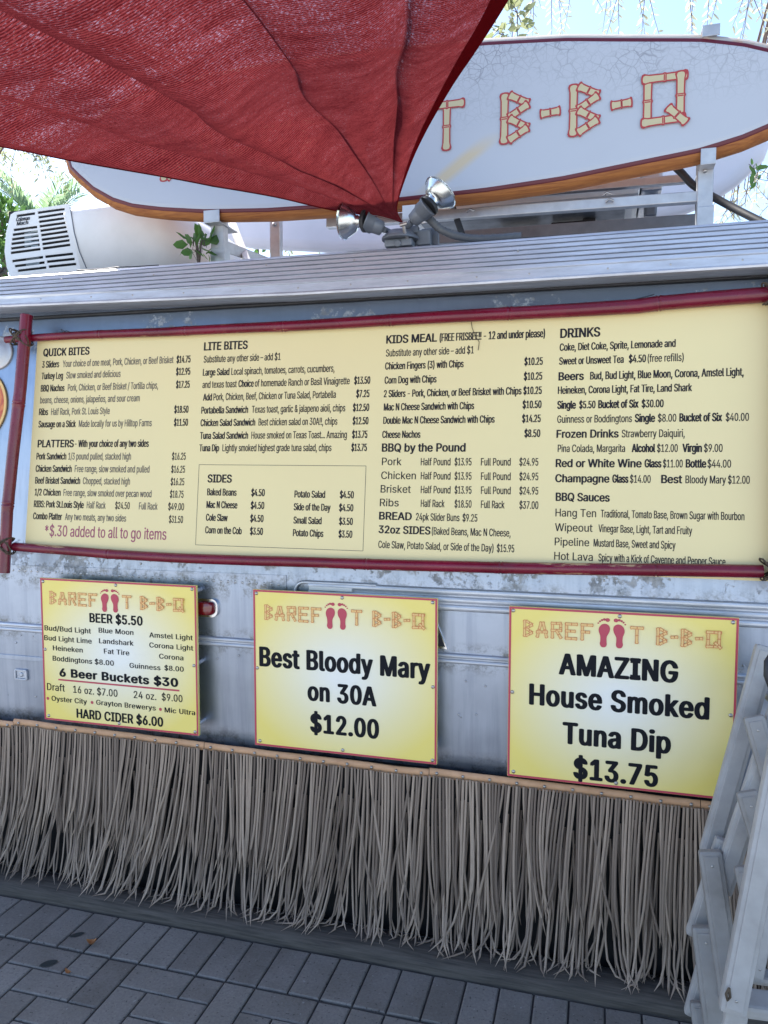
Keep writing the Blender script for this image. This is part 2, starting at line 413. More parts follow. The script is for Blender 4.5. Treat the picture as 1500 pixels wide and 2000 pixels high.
# ------------------------------------------------------------------ lettering (outlines of a plain sans, coded)
GLY = {  # character code: (advance, outline x,y,x,y..., ...) in thousandths of an em
 33: (196, (67,160,63,509,132,509,128,160), (98,-4,81,-1,66,9,56,24,52,41,56,58,66,73,81,83,98,86,116,83,130,73,140,58,143,41,140,24,130,9,116,-1)),
 36: (447, (202,-74,202,583,244,583,244,-74), (224,-9,172,-4,128,9,91,31,64,60,46,96,38,137,104,137,110,110,123,88,142,71,166,59,224,49,257,52,286,60,311,74,329,92,341,114,346,139,342,161,332,179,296,205,245,222,184,239,128,260,86,289,60,326,52,372,58,413,75,448,102,476,138,498,180,511,227,516,275,511,316,498,351,476,377,449,394,415,401,378,337,378,326,412,302,437,267,453,225,459,194,456,167,448,145,435,129,418,118,398,115,376,119,352,131,334,169,308,212,293,264,279,312,264,359,238,395,198,405,171,408,139,403,99,386,64,360,34,323,11,278,-4)),
 38: (448, (197,-7,150,-2,110,12,78,34,54,62,39,96,34,133,37,163,47,189,85,235,140,279,216,335,237,352,255,375,262,405,258,427,245,445,226,457,201,461,168,453,145,431,137,399,145,363,169,327,204,284,438,0,364,0,171,231,121,293,87,344,78,370,75,398,79,430,91,458,109,481,134,499,165,510,200,513,235,510,266,499,290,482,308,459,320,433,324,404,315,362,291,325,256,293,154,217,110,174,100,154,97,131,100,108,109,87,124,70,143,57,166,49,193,46,223,50,251,59,301,95,321,121,336,151,346,186,349,224,408,224,405,180,397,144,371,92,345,62,333,47,305,23,271,7,234,-3)),
 40: (273, (89,207,101,324,132,441,177,539,236,539,191,428,161,313,151,207,160,115,188,16,236,-96,177,-96,139,-21,111,55,95,131)),
 41: (273, (37,-96,86,18,113,116,122,207,112,313,82,428,37,539,97,539,142,441,173,323,184,207,178,130,161,53,134,-22,97,-96)),
 42: (453, (201,223,206,331,114,272,89,315,186,365,89,415,114,459,206,400,201,509,250,509,246,400,337,459,362,415,266,365,362,315,337,272,246,331,250,223)),
 44: (188, (38,-119,68,71,137,71,84,-119)),
 45: (453, (337,244,337,188,114,188,114,244)),
 46: (188, (95,-4,78,-1,63,9,53,24,50,41,53,59,63,73,78,83,95,87,113,83,128,73,138,59,141,41,138,24,128,9,113,-1)),
 47: (249, (235,533,71,-76,14,-76,178,533)),
 48: (453, (227,-7,174,1,130,24,95,62,69,113,53,178,48,254,53,330,69,395,95,447,130,484,174,508,227,516,279,508,323,484,358,447,384,395,400,330,405,254,400,178,384,113,359,62,323,24,279,1), (227,50,261,56,290,74,313,103,330,144,340,194,344,254,340,314,330,365,313,405,290,435,261,453,227,460,192,453,163,435,140,405,123,365,113,314,109,254,113,194,123,144,140,103,163,74,192,56)),
 49: (453, (76,0,76,55,391,55,391,0), (276,509,276,0,212,0,212,448,209,448,86,358,86,427,198,509)),
 50: (453, (64,0,64,47,234,229,282,282,311,327,320,371,317,397,308,419,293,436,273,449,224,460,196,457,172,447,153,433,139,413,130,390,127,362,66,362,71,405,86,442,111,473,143,496,182,511,225,516,268,511,306,497,337,474,361,445,376,411,381,372,371,318,336,259,267,180,153,60,153,57,389,57,389,0)),
 51: (453, (218,-7,173,-3,133,10,98,30,70,57,52,91,44,132,109,132,115,107,126,87,144,71,165,59,219,50,275,61,297,74,315,93,325,116,329,145,326,172,316,196,299,217,275,234,242,244,201,248,157,248,157,299,288,448,288,452,70,452,70,509,372,509,372,461,211,278,211,289,264,288,308,276,344,253,371,222,387,186,393,145,387,103,370,66,344,36,309,12,266,-2)),
 52: (453, (40,105,40,158,247,509,311,509,109,166,109,163,413,163,413,105), (282,0,282,121,282,146,282,318,343,318,343,0)),
 53: (453, (221,-7,178,-2,140,11,108,32,83,60,66,93,60,130,122,130,127,108,138,89,173,60,221,50,250,53,276,64,298,82,314,104,324,131,328,162,324,193,314,221,297,244,275,262,248,273,218,277,167,268,128,246,67,253,96,509,366,509,366,452,151,452,134,301,136,301,178,325,229,334,263,330,294,321,321,306,345,285,364,260,379,231,388,199,391,163,385,117,369,76,343,41,309,15,268,-1)),
 54: (453, (226,-7,182,-1,142,15,109,40,84,74,69,115,64,162,68,199,80,239,137,340,252,509,322,509,151,261,145,261,165,288,196,307,235,314,278,309,316,295,346,271,370,240,384,201,389,157,384,112,368,73,343,39,310,14,271,-2), (226,48,254,52,279,63,299,79,314,101,324,128,327,157,324,187,314,213,299,235,279,251,254,262,226,265,198,262,174,252,153,235,138,214,128,188,125,158,128,128,138,102,153,79,174,63,198,52)),
 55: (453, (97,0,323,448,323,452,62,452,62,509,391,509,391,449,165,0)),
 56: (453, (226,-7,178,-2,136,11,101,33,74,62,57,96,52,135,55,166,65,195,81,220,101,241,125,256,153,265,153,267,119,282,93,308,76,342,70,380,75,417,90,450,114,477,146,498,184,511,226,516,269,511,306,498,337,477,361,450,377,417,382,380,376,342,359,308,333,282,300,267,300,265,327,256,351,241,372,220,387,195,397,166,401,135,395,96,378,62,352,33,317,11,275,-2), (226,49,258,52,285,60,307,74,323,91,333,113,337,139,333,165,322,189,305,208,283,223,256,232,226,235,196,232,169,223,147,208,130,189,119,165,115,139,119,113,129,91,145,74,167,60,195,52), (226,290,274,300,293,313,307,330,316,351,319,376,316,399,308,420,294,437,275,449,226,460,177,449,159,437,145,420,136,399,133,376,136,351,145,330,159,313,178,300)),
 57: (453, (226,516,271,510,310,494,343,468,368,434,384,393,389,347,385,309,373,270,315,168,200,0,130,0,301,248,307,248,287,221,257,202,218,195,175,199,137,214,106,237,83,269,68,307,64,352,69,397,85,436,110,469,143,494,182,510), (226,460,199,457,174,446,154,429,138,407,129,381,125,352,129,322,138,295,154,274,174,257,199,247,226,243,254,247,279,257,299,273,314,295,324,321,327,350,324,381,314,407,299,429,279,446,254,457)),
 58: (188, (95,-4,78,-1,63,9,53,24,50,41,53,59,63,73,78,83,95,87,113,83,128,73,138,59,141,41,138,24,128,9,113,-1), (95,271,78,274,63,284,53,299,50,316,53,334,63,349,78,359,95,362,113,359,128,349,138,334,141,316,138,299,128,284,113,274)),
 65: (480, (16,0,201,509,276,509,463,0,395,0,287,302,264,372,232,478,245,478,213,371,191,302,85,0), (110,142,110,199,370,199,370,142)),
 66: (456, (60,0,60,509,241,509,289,504,329,491,359,469,381,442,394,410,398,374,395,344,387,320,356,286,315,267,315,262,339,257,363,245,385,227,402,203,414,173,418,136,413,100,400,67,377,39,344,18,301,4,247,0), (125,57,245,57,296,63,330,80,349,105,355,137,352,161,342,184,327,203,306,218,279,228,248,231,125,231), (125,285,238,285,288,296,308,309,323,326,333,348,336,372,330,403,313,429,283,446,240,452,125,452)),
 67: (510, (267,-7,205,1,150,25,104,63,70,115,48,179,40,254,48,329,70,393,104,445,150,484,205,508,267,516,340,504,373,490,402,471,427,447,448,418,463,385,473,348,408,348,389,395,357,428,315,449,267,456,223,450,184,432,150,403,125,364,109,314,103,254,109,194,125,145,151,105,184,76,223,59,267,53,315,60,357,81,389,114,408,160,473,160,463,124,448,91,428,62,402,38,373,19,341,5,305,-4)),
 68: (502, (219,0,96,0,96,57,215,57,272,63,318,81,354,110,379,149,394,198,399,255,394,312,379,361,354,399,320,428,275,446,221,452,93,452,93,509,225,509,294,501,353,478,399,441,433,391,455,329,462,255,455,181,433,119,398,68,351,31,291,8), (125,509,125,0,60,0,60,509)),
 69: (419, (60,0,60,509,372,509,372,452,125,452,125,286,355,286,355,229,125,229,125,57,375,57,375,0)),
 70: (410, (60,0,60,509,369,509,369,452,125,452,125,278,346,278,346,221,125,221,125,0)),
 71: (520, (269,-7,205,1,149,25,104,64,69,116,47,179,40,254,47,329,69,393,103,445,149,484,203,508,265,516,304,513,340,504,374,489,403,469,429,445,449,416,465,384,474,349,408,349,387,393,356,427,315,448,265,456,222,450,183,432,150,404,125,364,109,314,103,254,109,194,125,145,151,105,184,76,224,59,269,53,309,57,345,71,374,93,396,123,410,160,415,202,434,199,283,199,283,256,478,256,478,200,471,141,451,91,419,50,377,19,326,0)),
 72: (517, (60,0,60,509,125,509,125,289,392,289,392,509,457,509,457,0,392,0,392,232,125,232,125,0)),
 73: (300, (31,0,31,57,118,57,118,452,31,452,31,509,269,509,269,452,183,452,183,57,269,57,269,0)),
 74: (396, (185,-7,124,3,75,33,44,81,33,145,33,173,98,173,98,145,104,104,122,74,149,56,185,50,220,56,248,74,266,104,272,145,272,509,336,509,336,145,326,81,294,33,246,3)),
 75: (467, (104,145,104,216,139,261,174,303,212,344,364,509,448,509,231,276,228,276), (60,0,60,509,125,509,125,334,124,225,125,193,125,0), (372,0,188,259,228,309,449,0)),
 76: (393, (60,0,60,509,125,509,125,57,361,57,361,0)),
 77: (628, (60,0,60,509,152,509,277,187,287,159,299,123,311,84,322,49,307,49,318,83,330,121,342,158,352,187,476,509,568,509,568,0,504,0,504,291,504,327,505,369,506,413,507,457,513,457,498,409,482,363,467,322,456,291,342,0,286,0,170,291,159,321,145,361,129,408,112,457,119,457,120,416,121,372,122,328,122,291,122,0)),
 78: (523, (60,0,60,509,136,509,343,183,363,151,388,107,414,55,405,54,401,108,399,157,399,195,399,509,463,509,463,0,387,0,202,290,177,331,148,381,108,452,119,454,122,384,124,328,125,291,125,0)),
 79: (533, (267,-7,205,1,150,25,105,63,70,115,48,179,40,254,48,329,70,393,105,445,150,484,205,508,267,516,329,508,384,484,429,445,464,393,486,329,493,254,486,179,464,115,429,63,384,25,329,1), (267,53,310,59,349,76,383,105,408,144,425,194,430,254,425,314,408,365,383,404,349,433,310,450,267,456,223,450,184,433,151,404,125,364,109,314,103,254,109,194,125,144,151,105,184,76,223,59)),
 80: (445, (60,0,60,509,235,509,289,503,332,487,366,462,390,430,404,391,409,348,404,304,390,265,366,233,332,207,289,191,235,186,109,186,109,242,233,242,269,246,297,256,318,272,333,294,342,319,344,348,342,376,333,402,318,423,297,439,268,449,232,452,125,452,125,0)),
 81: (533, (245,159,313,159,369,85,384,65,468,-48,401,-48,346,27,331,46), (267,-7,205,1,150,25,105,63,70,115,48,179,40,254,48,329,70,393,105,445,150,484,205,508,267,516,329,508,384,484,429,445,464,393,486,329,493,254,486,179,464,115,429,63,384,25,329,1), (267,53,310,59,349,76,383,105,408,144,425,194,430,254,425,314,408,365,383,404,349,433,310,450,267,456,223,450,184,433,151,404,125,364,109,314,103,254,109,194,125,144,151,105,184,76,223,59)),
 82: (449, (60,0,60,509,236,509,290,504,333,489,367,465,390,433,405,395,409,352,405,309,390,271,367,240,333,217,289,203,236,198,96,198,96,255,234,255,269,258,298,267,319,281,334,300,342,324,345,352,342,380,334,405,319,425,298,440,269,449,233,452,125,452,125,0), (353,0,230,229,303,229,428,0)),
 83: (447, (224,-9,172,-4,128,9,91,31,64,60,46,96,38,137,104,137,110,110,123,88,142,71,166,59,224,49,257,52,286,60,311,74,329,92,341,114,346,139,342,161,332,179,296,205,245,222,184,239,128,260,86,289,60,326,52,372,58,413,75,448,102,476,138,498,180,511,227,516,275,511,316,498,351,476,377,449,394,415,401,378,337,378,326,412,302,437,267,453,225,459,194,456,167,448,145,435,129,418,118,398,115,376,119,352,131,334,169,308,212,293,264,279,312,264,359,238,395,198,405,171,408,139,403,99,386,64,360,34,323,11,278,-4)),
 84: (449, (32,452,32,509,417,509,417,452,257,452,257,0,193,0,193,452)),
 85: (517, (259,-8,203,-2,154,15,114,43,85,80,66,124,60,173,60,509,124,509,124,178,128,144,141,113,160,87,187,68,220,56,259,52,298,56,331,68,357,87,377,113,389,144,393,178,393,509,457,509,457,173,451,124,433,80,403,43,363,15,315,-2)),
 86: (480, (204,0,16,509,84,509,192,206,215,137,248,31,235,31,267,138,290,206,395,509,463,509,278,0)),
 87: (686, (155,0,16,509,82,509,163,196,175,145,187,94,197,40,189,40,200,94,211,145,224,196,306,509,380,509,462,196,474,145,486,94,497,40,488,40,499,94,510,145,523,196,603,509,670,509,530,0,455,0,368,323,351,391,336,475,350,475,335,395,318,323,230,0)),
 88: (474, (18,0,217,284,217,236,29,509,104,509,178,400,204,361,223,329,243,292,232,292,252,329,272,361,298,400,374,509,446,509,259,239,259,287,456,0,382,0,292,129,268,165,250,195,230,231,244,231,225,196,206,166,182,129,91,0)),
 89: (472, (203,0,203,208,16,509,91,509,192,344,222,292,250,230,224,230,251,293,280,344,381,509,455,509,268,208,268,0)),
 90: (438, (42,0,42,46,273,385,306,431,341,476,348,454,285,452,223,452,40,452,40,509,397,509,397,462,169,129,134,81,97,33,90,54,152,57,214,57,399,57,399,0)),
 97: (389, (160,-9,126,-5,94,5,68,22,48,45,35,73,30,108,34,138,43,161,58,179,78,193,125,211,178,220,234,227,265,235,273,243,276,255,276,257,267,297,240,322,196,331,149,322,118,301,100,274,41,291,57,322,79,346,104,364,133,375,194,384,239,379,286,360,306,343,322,320,333,290,337,251,337,0,277,0,277,52,272,52,252,25,215,1), (170,45,202,49,228,59,248,74,263,93,272,115,276,138,276,190,259,182,231,176,200,171,175,168,134,159,103,139,95,124,92,105,102,72,130,52)),
 98: (424, (229,-8,198,-5,172,4,138,31,118,59,112,59,112,0,53,0,53,509,114,509,114,319,118,319,137,346,171,373,197,381,229,384,274,378,313,361,345,332,370,293,385,245,390,189,385,133,370,84,346,45,313,16,274,-2), (220,47,253,51,279,66,301,88,316,117,325,151,328,189,325,227,316,261,301,290,280,311,253,325,220,330,188,325,161,312,140,291,125,263,116,229,113,189,116,150,125,115,140,86,162,65,188,51)),
 99: (396, (207,-8,159,-2,117,16,82,46,56,85,40,133,34,187,40,243,56,291,82,330,117,360,159,378,207,384,260,377,305,356,340,322,362,277,303,262,290,289,270,311,242,325,207,330,173,325,145,310,124,287,108,258,99,224,96,187,99,151,108,117,124,89,145,66,173,51,207,46,243,52,271,66,292,89,304,117,363,102,341,56,306,21,261,-1)),
 100: (424, (195,-8,151,-2,111,16,79,45,55,84,39,133,34,189,39,245,55,293,79,332,112,361,151,378,196,384,228,381,253,373,287,346,306,319,311,319,311,509,372,509,372,0,313,0,313,59,307,59,287,31,252,4,227,-5), (205,47,236,51,263,65,284,86,299,115,309,150,312,189,309,229,300,263,284,291,263,312,237,325,205,330,172,325,145,311,124,290,108,261,99,227,96,189,99,151,109,117,124,88,145,66,172,51)),
 101: (404, (212,-8,161,-2,117,16,82,46,56,85,40,132,34,187,39,242,55,290,81,329,115,359,157,378,205,384,266,374,294,361,319,341,341,315,357,282,368,242,371,194,371,169,75,169,75,221,338,221,310,202,307,237,298,269,283,294,263,314,237,326,205,330,173,326,146,313,125,294,109,270,99,241,96,211,96,178,100,139,110,106,128,80,151,61,179,50,212,46,254,53,285,73,306,105,365,91,353,63,335,39,311,19,283,4,249,-5)),
 102: (254, (228,379,228,327,6,327,6,379), (81,0,81,432,84,461,96,486,113,505,135,519,187,530,222,527,243,521,227,468,215,472,195,474,171,470,154,460,145,443,142,419,142,0)),
 103: (425, (207,-151,168,-148,134,-140,82,-110,51,-69,101,-41,122,-66,154,-88,207,-97,249,-92,282,-75,304,-47,311,-6,311,68,306,68,287,41,252,16,227,8,195,5,152,10,113,27,80,53,55,90,39,136,34,191,39,246,55,293,80,332,112,361,152,378,196,384,228,382,253,373,288,346,308,319,313,319,313,379,372,379,372,-9,367,-54,350,-90,324,-117,291,-136,251,-147), (205,59,237,63,264,75,285,95,300,121,309,154,312,193,309,231,300,264,285,291,264,312,237,325,205,330,172,325,145,312,124,290,109,262,99,229,96,193,99,155,109,123,124,96,145,76,172,63)),
 104: (410, (114,227,114,0,53,0,53,509,114,509,114,287,102,287,124,332,152,362,187,379,227,384,264,380,295,369,321,349,341,321,353,285,357,240,357,0,296,0,296,235,290,275,273,304,246,323,210,329,184,326,161,317,141,303,126,283,117,257)),
 105: (167, (53,0,53,379,114,379,114,0), (84,443,67,446,54,455,44,468,41,483,44,499,54,512,67,521,84,524,100,521,114,512,123,499,126,483,123,468,114,455,100,446)),
 106: (167, (53,379,114,379,114,-30,111,-63,102,-90,86,-113,65,-129,37,-139,4,-143,-10,-143,-10,-87,2,-87,25,-83,40,-72,50,-54,53,-29), (83,443,67,446,53,455,44,468,41,483,44,499,53,512,67,521,83,524,100,521,114,512,123,499,126,483,123,468,114,455,100,446)),
 107: (381, (110,137,110,212,121,212,284,379,360,379,184,199,177,199), (53,0,53,509,114,509,114,0), (294,0,148,186,191,229,372,0)),
 108: (189, (139,-2,101,3,74,20,58,47,53,84,53,509,114,509,114,99,120,62,130,54,146,52,160,53,170,54,181,3,162,-1)),
 109: (610, (53,0,53,379,112,379,112,295,108,295,118,323,132,346,172,376,219,386,257,380,287,361,309,331,321,295,312,295,322,321,337,343,381,375,437,386,468,383,497,372,522,354,541,328,553,296,557,255,557,0,496,0,496,254,490,289,473,313,447,326,419,330,395,328,374,320,345,290,335,247,335,0,274,0,274,260,269,288,253,311,229,326,199,330,158,320,140,307,126,289,117,266,114,238,114,0)),
 110: (410, (114,227,114,0,53,0,53,379,112,379,112,287,102,287,124,332,152,362,187,379,227,384,264,380,295,369,321,349,341,321,353,285,357,240,357,0,296,0,296,235,290,275,273,304,246,323,210,329,184,326,161,317,141,303,126,283,117,257)),
 111: (415, (207,-8,159,-2,117,16,82,46,56,85,40,133,34,187,40,243,56,291,82,330,117,360,159,378,207,384,256,378,299,360,333,330,359,291,376,243,381,187,376,133,359,85,333,46,299,16,256,-2), (207,46,242,51,270,66,292,89,307,117,316,151,319,187,316,224,307,258,292,287,270,310,242,325,207,330,173,325,145,310,124,287,108,258,99,224,96,187,99,151,108,117,124,89,145,66,173,51)),
 112: (424, (53,-143,53,379,112,379,112,319,118,319,137,346,171,373,197,381,229,384,274,378,313,361,345,332,370,293,385,245,390,189,385,133,370,84,346,45,313,16,274,-2,229,-8,198,-5,173,4,138,31,118,59,114,59,114,-143), (220,47,253,51,279,66,301,88,316,117,325,151,328,189,325,227,316,261,301,290,280,311,253,325,220,330,188,325,161,312,140,291,125,263,116,229,113,189,116,150,125,115,140,86,162,65,188,51)),
 113: (424, (372,-143,311,-143,311,59,306,59,287,31,252,4,227,-5,195,-8,151,-2,111,16,79,45,55,84,39,133,34,189,39,245,55,293,79,332,112,361,151,378,196,384,228,381,253,373,287,346,307,319,313,319,313,379,372,379), (205,47,236,51,263,65,284,86,299,115,309,150,312,189,309,229,300,263,284,291,263,312,237,325,205,330,172,325,145,311,124,290,108,261,99,227,96,189,99,151,109,117,124,88,145,66,172,51)),
 114: (259, (53,0,53,379,112,379,112,321,115,321,130,347,152,367,181,380,213,385,229,384,243,384,243,322,230,324,207,326,182,323,159,315,140,301,126,284,117,262,114,237,114,0)),
 115: (365, (182,-8,145,-5,112,3,84,18,62,38,45,63,36,94,94,107,105,79,124,60,150,49,181,45,217,50,244,62,262,81,268,103,265,121,254,136,237,147,212,155,149,170,104,186,72,208,53,237,47,274,51,305,65,332,87,354,115,370,149,381,187,384,223,381,254,372,279,358,299,339,324,290,268,277,258,298,243,316,219,328,187,333,156,329,131,317,114,299,109,277,112,258,124,243,172,223,229,209,275,194,306,171,325,142,331,107,326,75,312,47,290,24,260,6,223,-5)),
 116: (227, (204,379,204,327,6,327,6,379), (65,471,126,471,126,98,128,76,136,61,150,53,170,50,185,51,202,54,213,2,192,-3,168,-4,125,2,92,21,72,52,65,93)),
 117: (410, (182,-5,146,-1,115,11,89,31,69,59,57,95,53,139,53,379,114,379,114,144,119,105,137,75,164,56,200,50,226,53,249,62,268,77,283,97,293,122,296,153,296,379,357,379,357,0,298,0,298,92,307,92,286,47,257,17,222,0)),
 118: (389, (163,0,17,379,84,379,165,155,187,87,206,21,184,21,203,87,224,155,305,379,371,379,226,0)),
 119: (567, (138,0,23,379,87,379,133,214,154,137,175,41,165,41,186,135,206,214,252,379,316,379,362,214,382,136,402,41,391,41,413,135,434,214,480,379,545,379,429,0,368,0,319,172,305,225,291,280,277,338,291,338,277,280,263,225,248,172,199,0)),
 120: (379, (21,0,171,218,171,171,29,379,100,379,147,306,179,253,207,206,175,206,202,253,233,306,282,379,352,379,209,169,209,214,358,0,287,0,231,85,200,136,173,182,205,182,178,136,148,85,91,0)),
 121: (389, (47,-139,61,-86,71,-87,104,-89,130,-74,151,-36,163,-1,17,379,84,379,165,155,187,87,206,21,184,21,202,87,224,155,305,379,371,379,204,-58,177,-107,139,-136,91,-145,65,-143)),
 122: (380, (42,0,42,46,254,320,254,323,48,323,48,379,333,379,333,331,126,60,126,56,339,56,339,0)),
 241: (410, (114,227,114,0,53,0,53,379,112,379,112,287,102,287,124,332,152,362,187,379,227,384,264,380,295,369,321,349,341,321,353,285,357,240,357,0,296,0,296,235,290,275,273,304,246,323,210,329,184,326,161,317,141,303,126,283,117,257), (250,446,225,450,202,460,182,470,167,475,153,466,149,448,106,448,110,476,120,498,137,513,161,518,185,514,207,504,226,494,243,490,256,496,262,517,304,517,300,488,289,466,272,451)),
 8211: (350, (350,244,350,188,0,188,0,244)),
}
_gc = {}
def glyph(ch):
    if ch not in _gc:
        data = GLY[ord(ch)]; adv = data[0]/1000
        rings = [[(r[i]/1000, r[i+1]/1000) for i in range(0, len(r), 2)] for r in data[1:]]
        pts, ok = fill(rings)
        _gc[ch] = (adv, pts, ok)
    return _gc[ch]
CAP = max(y for x, y in glyph('H')[1])
SPACE = .20
def layout(txt, track=0.0):
    x = 0; out = []
    for ch in txt:
        if ch == ' ': x += SPACE + track; continue
        a = glyph(ch)[0]; out.append((ch, x)); x += a + track
    return out, x
def write(mb, txt, x0, x1, z, cap, fn, bold=0.0, boldy=None, lift=.0006, serif=False, track=0.0):
    """set txt between plane coordinates x0..x1 on baseline z; fn(x, z, lift) -> world"""
    lay, wd = layout(txt, track)
    xs = [x+q[0] for ch, x in lay for q in glyph(ch)[1]]
    mn, mx = min(xs), max(xs)
    sy = cap/CAP; sx = (x1-x0)/(mx-mn)
    by = bold*.45 if boldy is None else boldy
    offs = [(0, 0)]
    if bold:
        offs = [(bold*math.cos(a), by*math.sin(a)) for a in [2*PI*i/8 for i in range(8)]] + [(0, 0)] if bold*sy > .0012 else [(-bold, 0), (bold, 0), (0, 0)]
    for j, (ox, oy) in enumerate(offs):
        lf = lift + j*.00004
        for ch, x in lay:
            a, pts, tri = glyph(ch)
            mb.add([fn(x0 + (x+px-mn)*sx + ox*sy, z + (py+oy)*sy, lf) for px, py in pts], tri)
            if serif and ch == 'I' and j == 0:
                c = sum(p[0] for p in pts)/len(pts); hw = .15; hb = .055
                for zz in (0, CAP-2*hb):
                    q = [(c-hw, zz), (c+hw, zz), (c+hw, zz+2*hb), (c-hw, zz+2*hb)]
                    mb.add([fn(x0+(x+u-mn)*sx, z+v*sy, lf+.0005) for u, v in q], [(0, 1, 2, 3)])

# ================================================================== GROUND
mb = MB(); mb.add([(-120, -120, -.011), (120, -120, -.011), (120, 120, -.011), (-120, 120, -.011)], [(0, 1, 2, 3)])
tag(obj('ground', mb, M['bounce_ground']), None, None, kind='structure')  # unseen ground, made pale to bounce sunlight onto the shaded trailer side
mb = MB(); mb.add([(-4.6, -.4, -.007), (3.4, -.4, -.007), (3.4, 2.45, -.007), (-4.6, 2.45, -.007)], [(0, 1, 2, 3)])
tag(obj('paving_bed', mb, M['sand']), None, None, kind='structure')
mb = MB(); PIT = .1034; JO = .0058
def brick(x0, x1, y0, y1, dz=0.0):
    r = random.Random(int(x0*977+y0*7919+5000000))
    t = [(r.random()-.5)*.0022 for _ in range(4)]
    a, b, c, d = x0+JO/2, x1-JO/2, y0+JO/2, y1-JO/2; e = .004
    top = [(a+e, c+e, t[0]), (b-e, c+e, t[1]), (b-e, d-e, t[2]), (a+e, d-e, t[3])]
    mid = [(a, c, t[0]-.0035), (b, c, t[1]-.0035), (b, d, t[2]-.0035), (a, d, t[3]-.0035)]
    low = [(p[0], p[1], -.03) for p in mid]
    vs = [(p[0], p[1], p[2]+dz) for p in top+mid+low]
    fs = [(0, 1, 2, 3)] + [(4+i, 4+(i+1) % 4, (i+1) % 4, i) for i in range(4)] + [(8+i, 8+(i+1) % 4, 4+(i+1) % 4, 4+i) for i in range(4)]
    mb.add(vs, fs)
for i in range(-24, 52):
    x = -2.0196 + PIT*i
    brick(x, x+PIT, 2.062, 2.262)
for J in range(0, -24, -1):
    for i in range(-24, 52):
        x = -1.813 + PIT*i; y1 = 2.057 + PIT*J; m = (i+J) % 4
        if m == 0: brick(x, x+2*PIT, y1-PIT, y1)
        elif m == 2:
            if J == 0: brick(x, x+PIT, y1-PIT, y1)
        elif m == 3: brick(x, x+PIT, y1-2*PIT, y1)
tag(obj('pavement', mb, M['paver']), None, None, kind='structure')

# timber edging along the foot of the trailer
mb = MB(); prof = [(2.268, -.03), (2.268, .022), (2.280, .034), (2.30, .041), (2.345, .043), (2.385, .036), (2.40, .02), (2.40, -.03)]
xs = [-4.5 + .09*i for i in range(80)]
vs = []
for x in xs:
    for y, z in prof:
        q = noise.noise(V((x*2.3, y*9, z*9)))
        vs.append((x, y+.003*q, z+.004*q + .003*noise.noise(V((x*.7, 1, 4)))))
n = len(prof); fs = [(i*n+k, (i+1)*n+k, (i+1)*n+k+1, i*n+k+1) for i in range(len(xs)-1) for k in range(n-1)]
mb.add(vs, fs, True)
tag(obj('edging_timber', mb, M['timber'], origin=(-1, 2.33, 0)), 'weathered grey landscape timber lying between the brick pavers and the thatch', 'timber')

# ================================================================== TRAILER
XL, XR = -4.6, 2.6
tr = thing('food_trailer', (-.9, 3.6, 0), 'weathered aluminium food trailer with ribbed roof edge behind the menu board', 'trailer')
HP = [(2.50, .012), (2.48, .3), (2.462, .6), (2.452, .9), (2.448, 1.2), (2.458, 1.35), (2.50, 1.75), (2.54, 2.05), (2.556, 2.17), (2.575, 2.29)]
def hullY(z):
    for (y0, z0), (y1, z1) in zip(HP, HP[1:]):
        if z <= z1: return y0 + (y1-y0)*(z-z0)/(z1-z0)
    return HP[-1][0]
def H(px, py):                       # photo pixel on the hull surface
    Y = 2.45
    for _ in range(12): p = P(px, py, Y); Y = hullY(p.z)
    return p
full = []
for (y0, z0), (y1, z1) in zip(HP, HP[1:]):
    for i in range(5): t = i/5; full.append((y0+(y1-y0)*t, z0+(z1-z0)*t))
full += [(2.62, 2.322), (2.9, 2.36), (3.4, 2.39), (4.0, 2.37), (4.5, 2.30), (4.75, 2.18), (4.85, 1.9), (4.9, .012)]
mb = MB(); xs = [XL + (XR-XL)*i/90 for i in range(91)]
vs = [(x, y, z) for x in xs for y, z in full]; n = len(full)
mb.add(vs, [(i*n+k, (i+1)*n+k, (i+1)*n+k+1, i*n+k+1) for i in range(90) for k in range(n-1)], True)
mb.add([(XL, y, z) for y, z in full], [tuple(range(n))]); mb.add([(XR, y, z) for y, z in full], [tuple(range(n))[::-1]])
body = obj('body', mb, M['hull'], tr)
# ribbed roof edge
def extrude(prof, x0, x1, nx, zfn=None, smooth=False):
    q = MB(); X = [x0+(x1-x0)*i/nx for i in range(nx+1)]; n = len(prof)
    for k in range(n-1):             # each strip flat-shaded for crisp ribs
        vs = []
        for x in X:
            for y, z in (prof[k], prof[k+1]): vs.append((x, y, z+(zfn(x, z) if zfn else 0)))
        q.add(vs, [(2*i, 2*i+2, 2*i+3, 2*i+1) for i in range(nx)])
    return q
tp = [(2.56, 2.166), (2.452, 2.163), (2.440, 2.166), (2.438, 2.172), (2.444, 2.178), (2.447, 2.203), (2.443, 2.206)]
z = 2.206; y = 2.443
for i in range(6):
    h = .0165
    tp += [(y, z+.001), (y+.002, z+h*.66), (y+.017, z+h*.73), (y+.017, z+h*.92)]; z += h; y += .0085
tp += [(y+.002, z), (y+.004, 2.308), (y+.012, 2.314), (2.57, 2.318), (2.63, 2.328)]
def sag(x, z): return (.022*min(1, max(0, (-1.0-x)/1.2)) if z < 2.21 else 0) + .0012*noise.noise(V((x*1.3, 0, 0)))
rt_ = obj('roof_trim', extrude(tp, XL-.01, XR+.01, 72, sag), M['trim'], tr)
mb = MB()
for i in range(34):
    x = -4.4 + .2*i + random.uniform(-.02, .02); mb.dome((x, 2.4475, 2.19+sag(x, 2.19)), .0045, (0, -1, .1), 8, .7)
for px, py in [(120, 545), (300, 537), (520, 517), (692, 508), (1085, 500), (1165, 502), (1350, 487), (1012, 490)]:
    p = P(px, py, 2.468); mb.dome(p, .0035, (0, -1, .3), 6, .8)
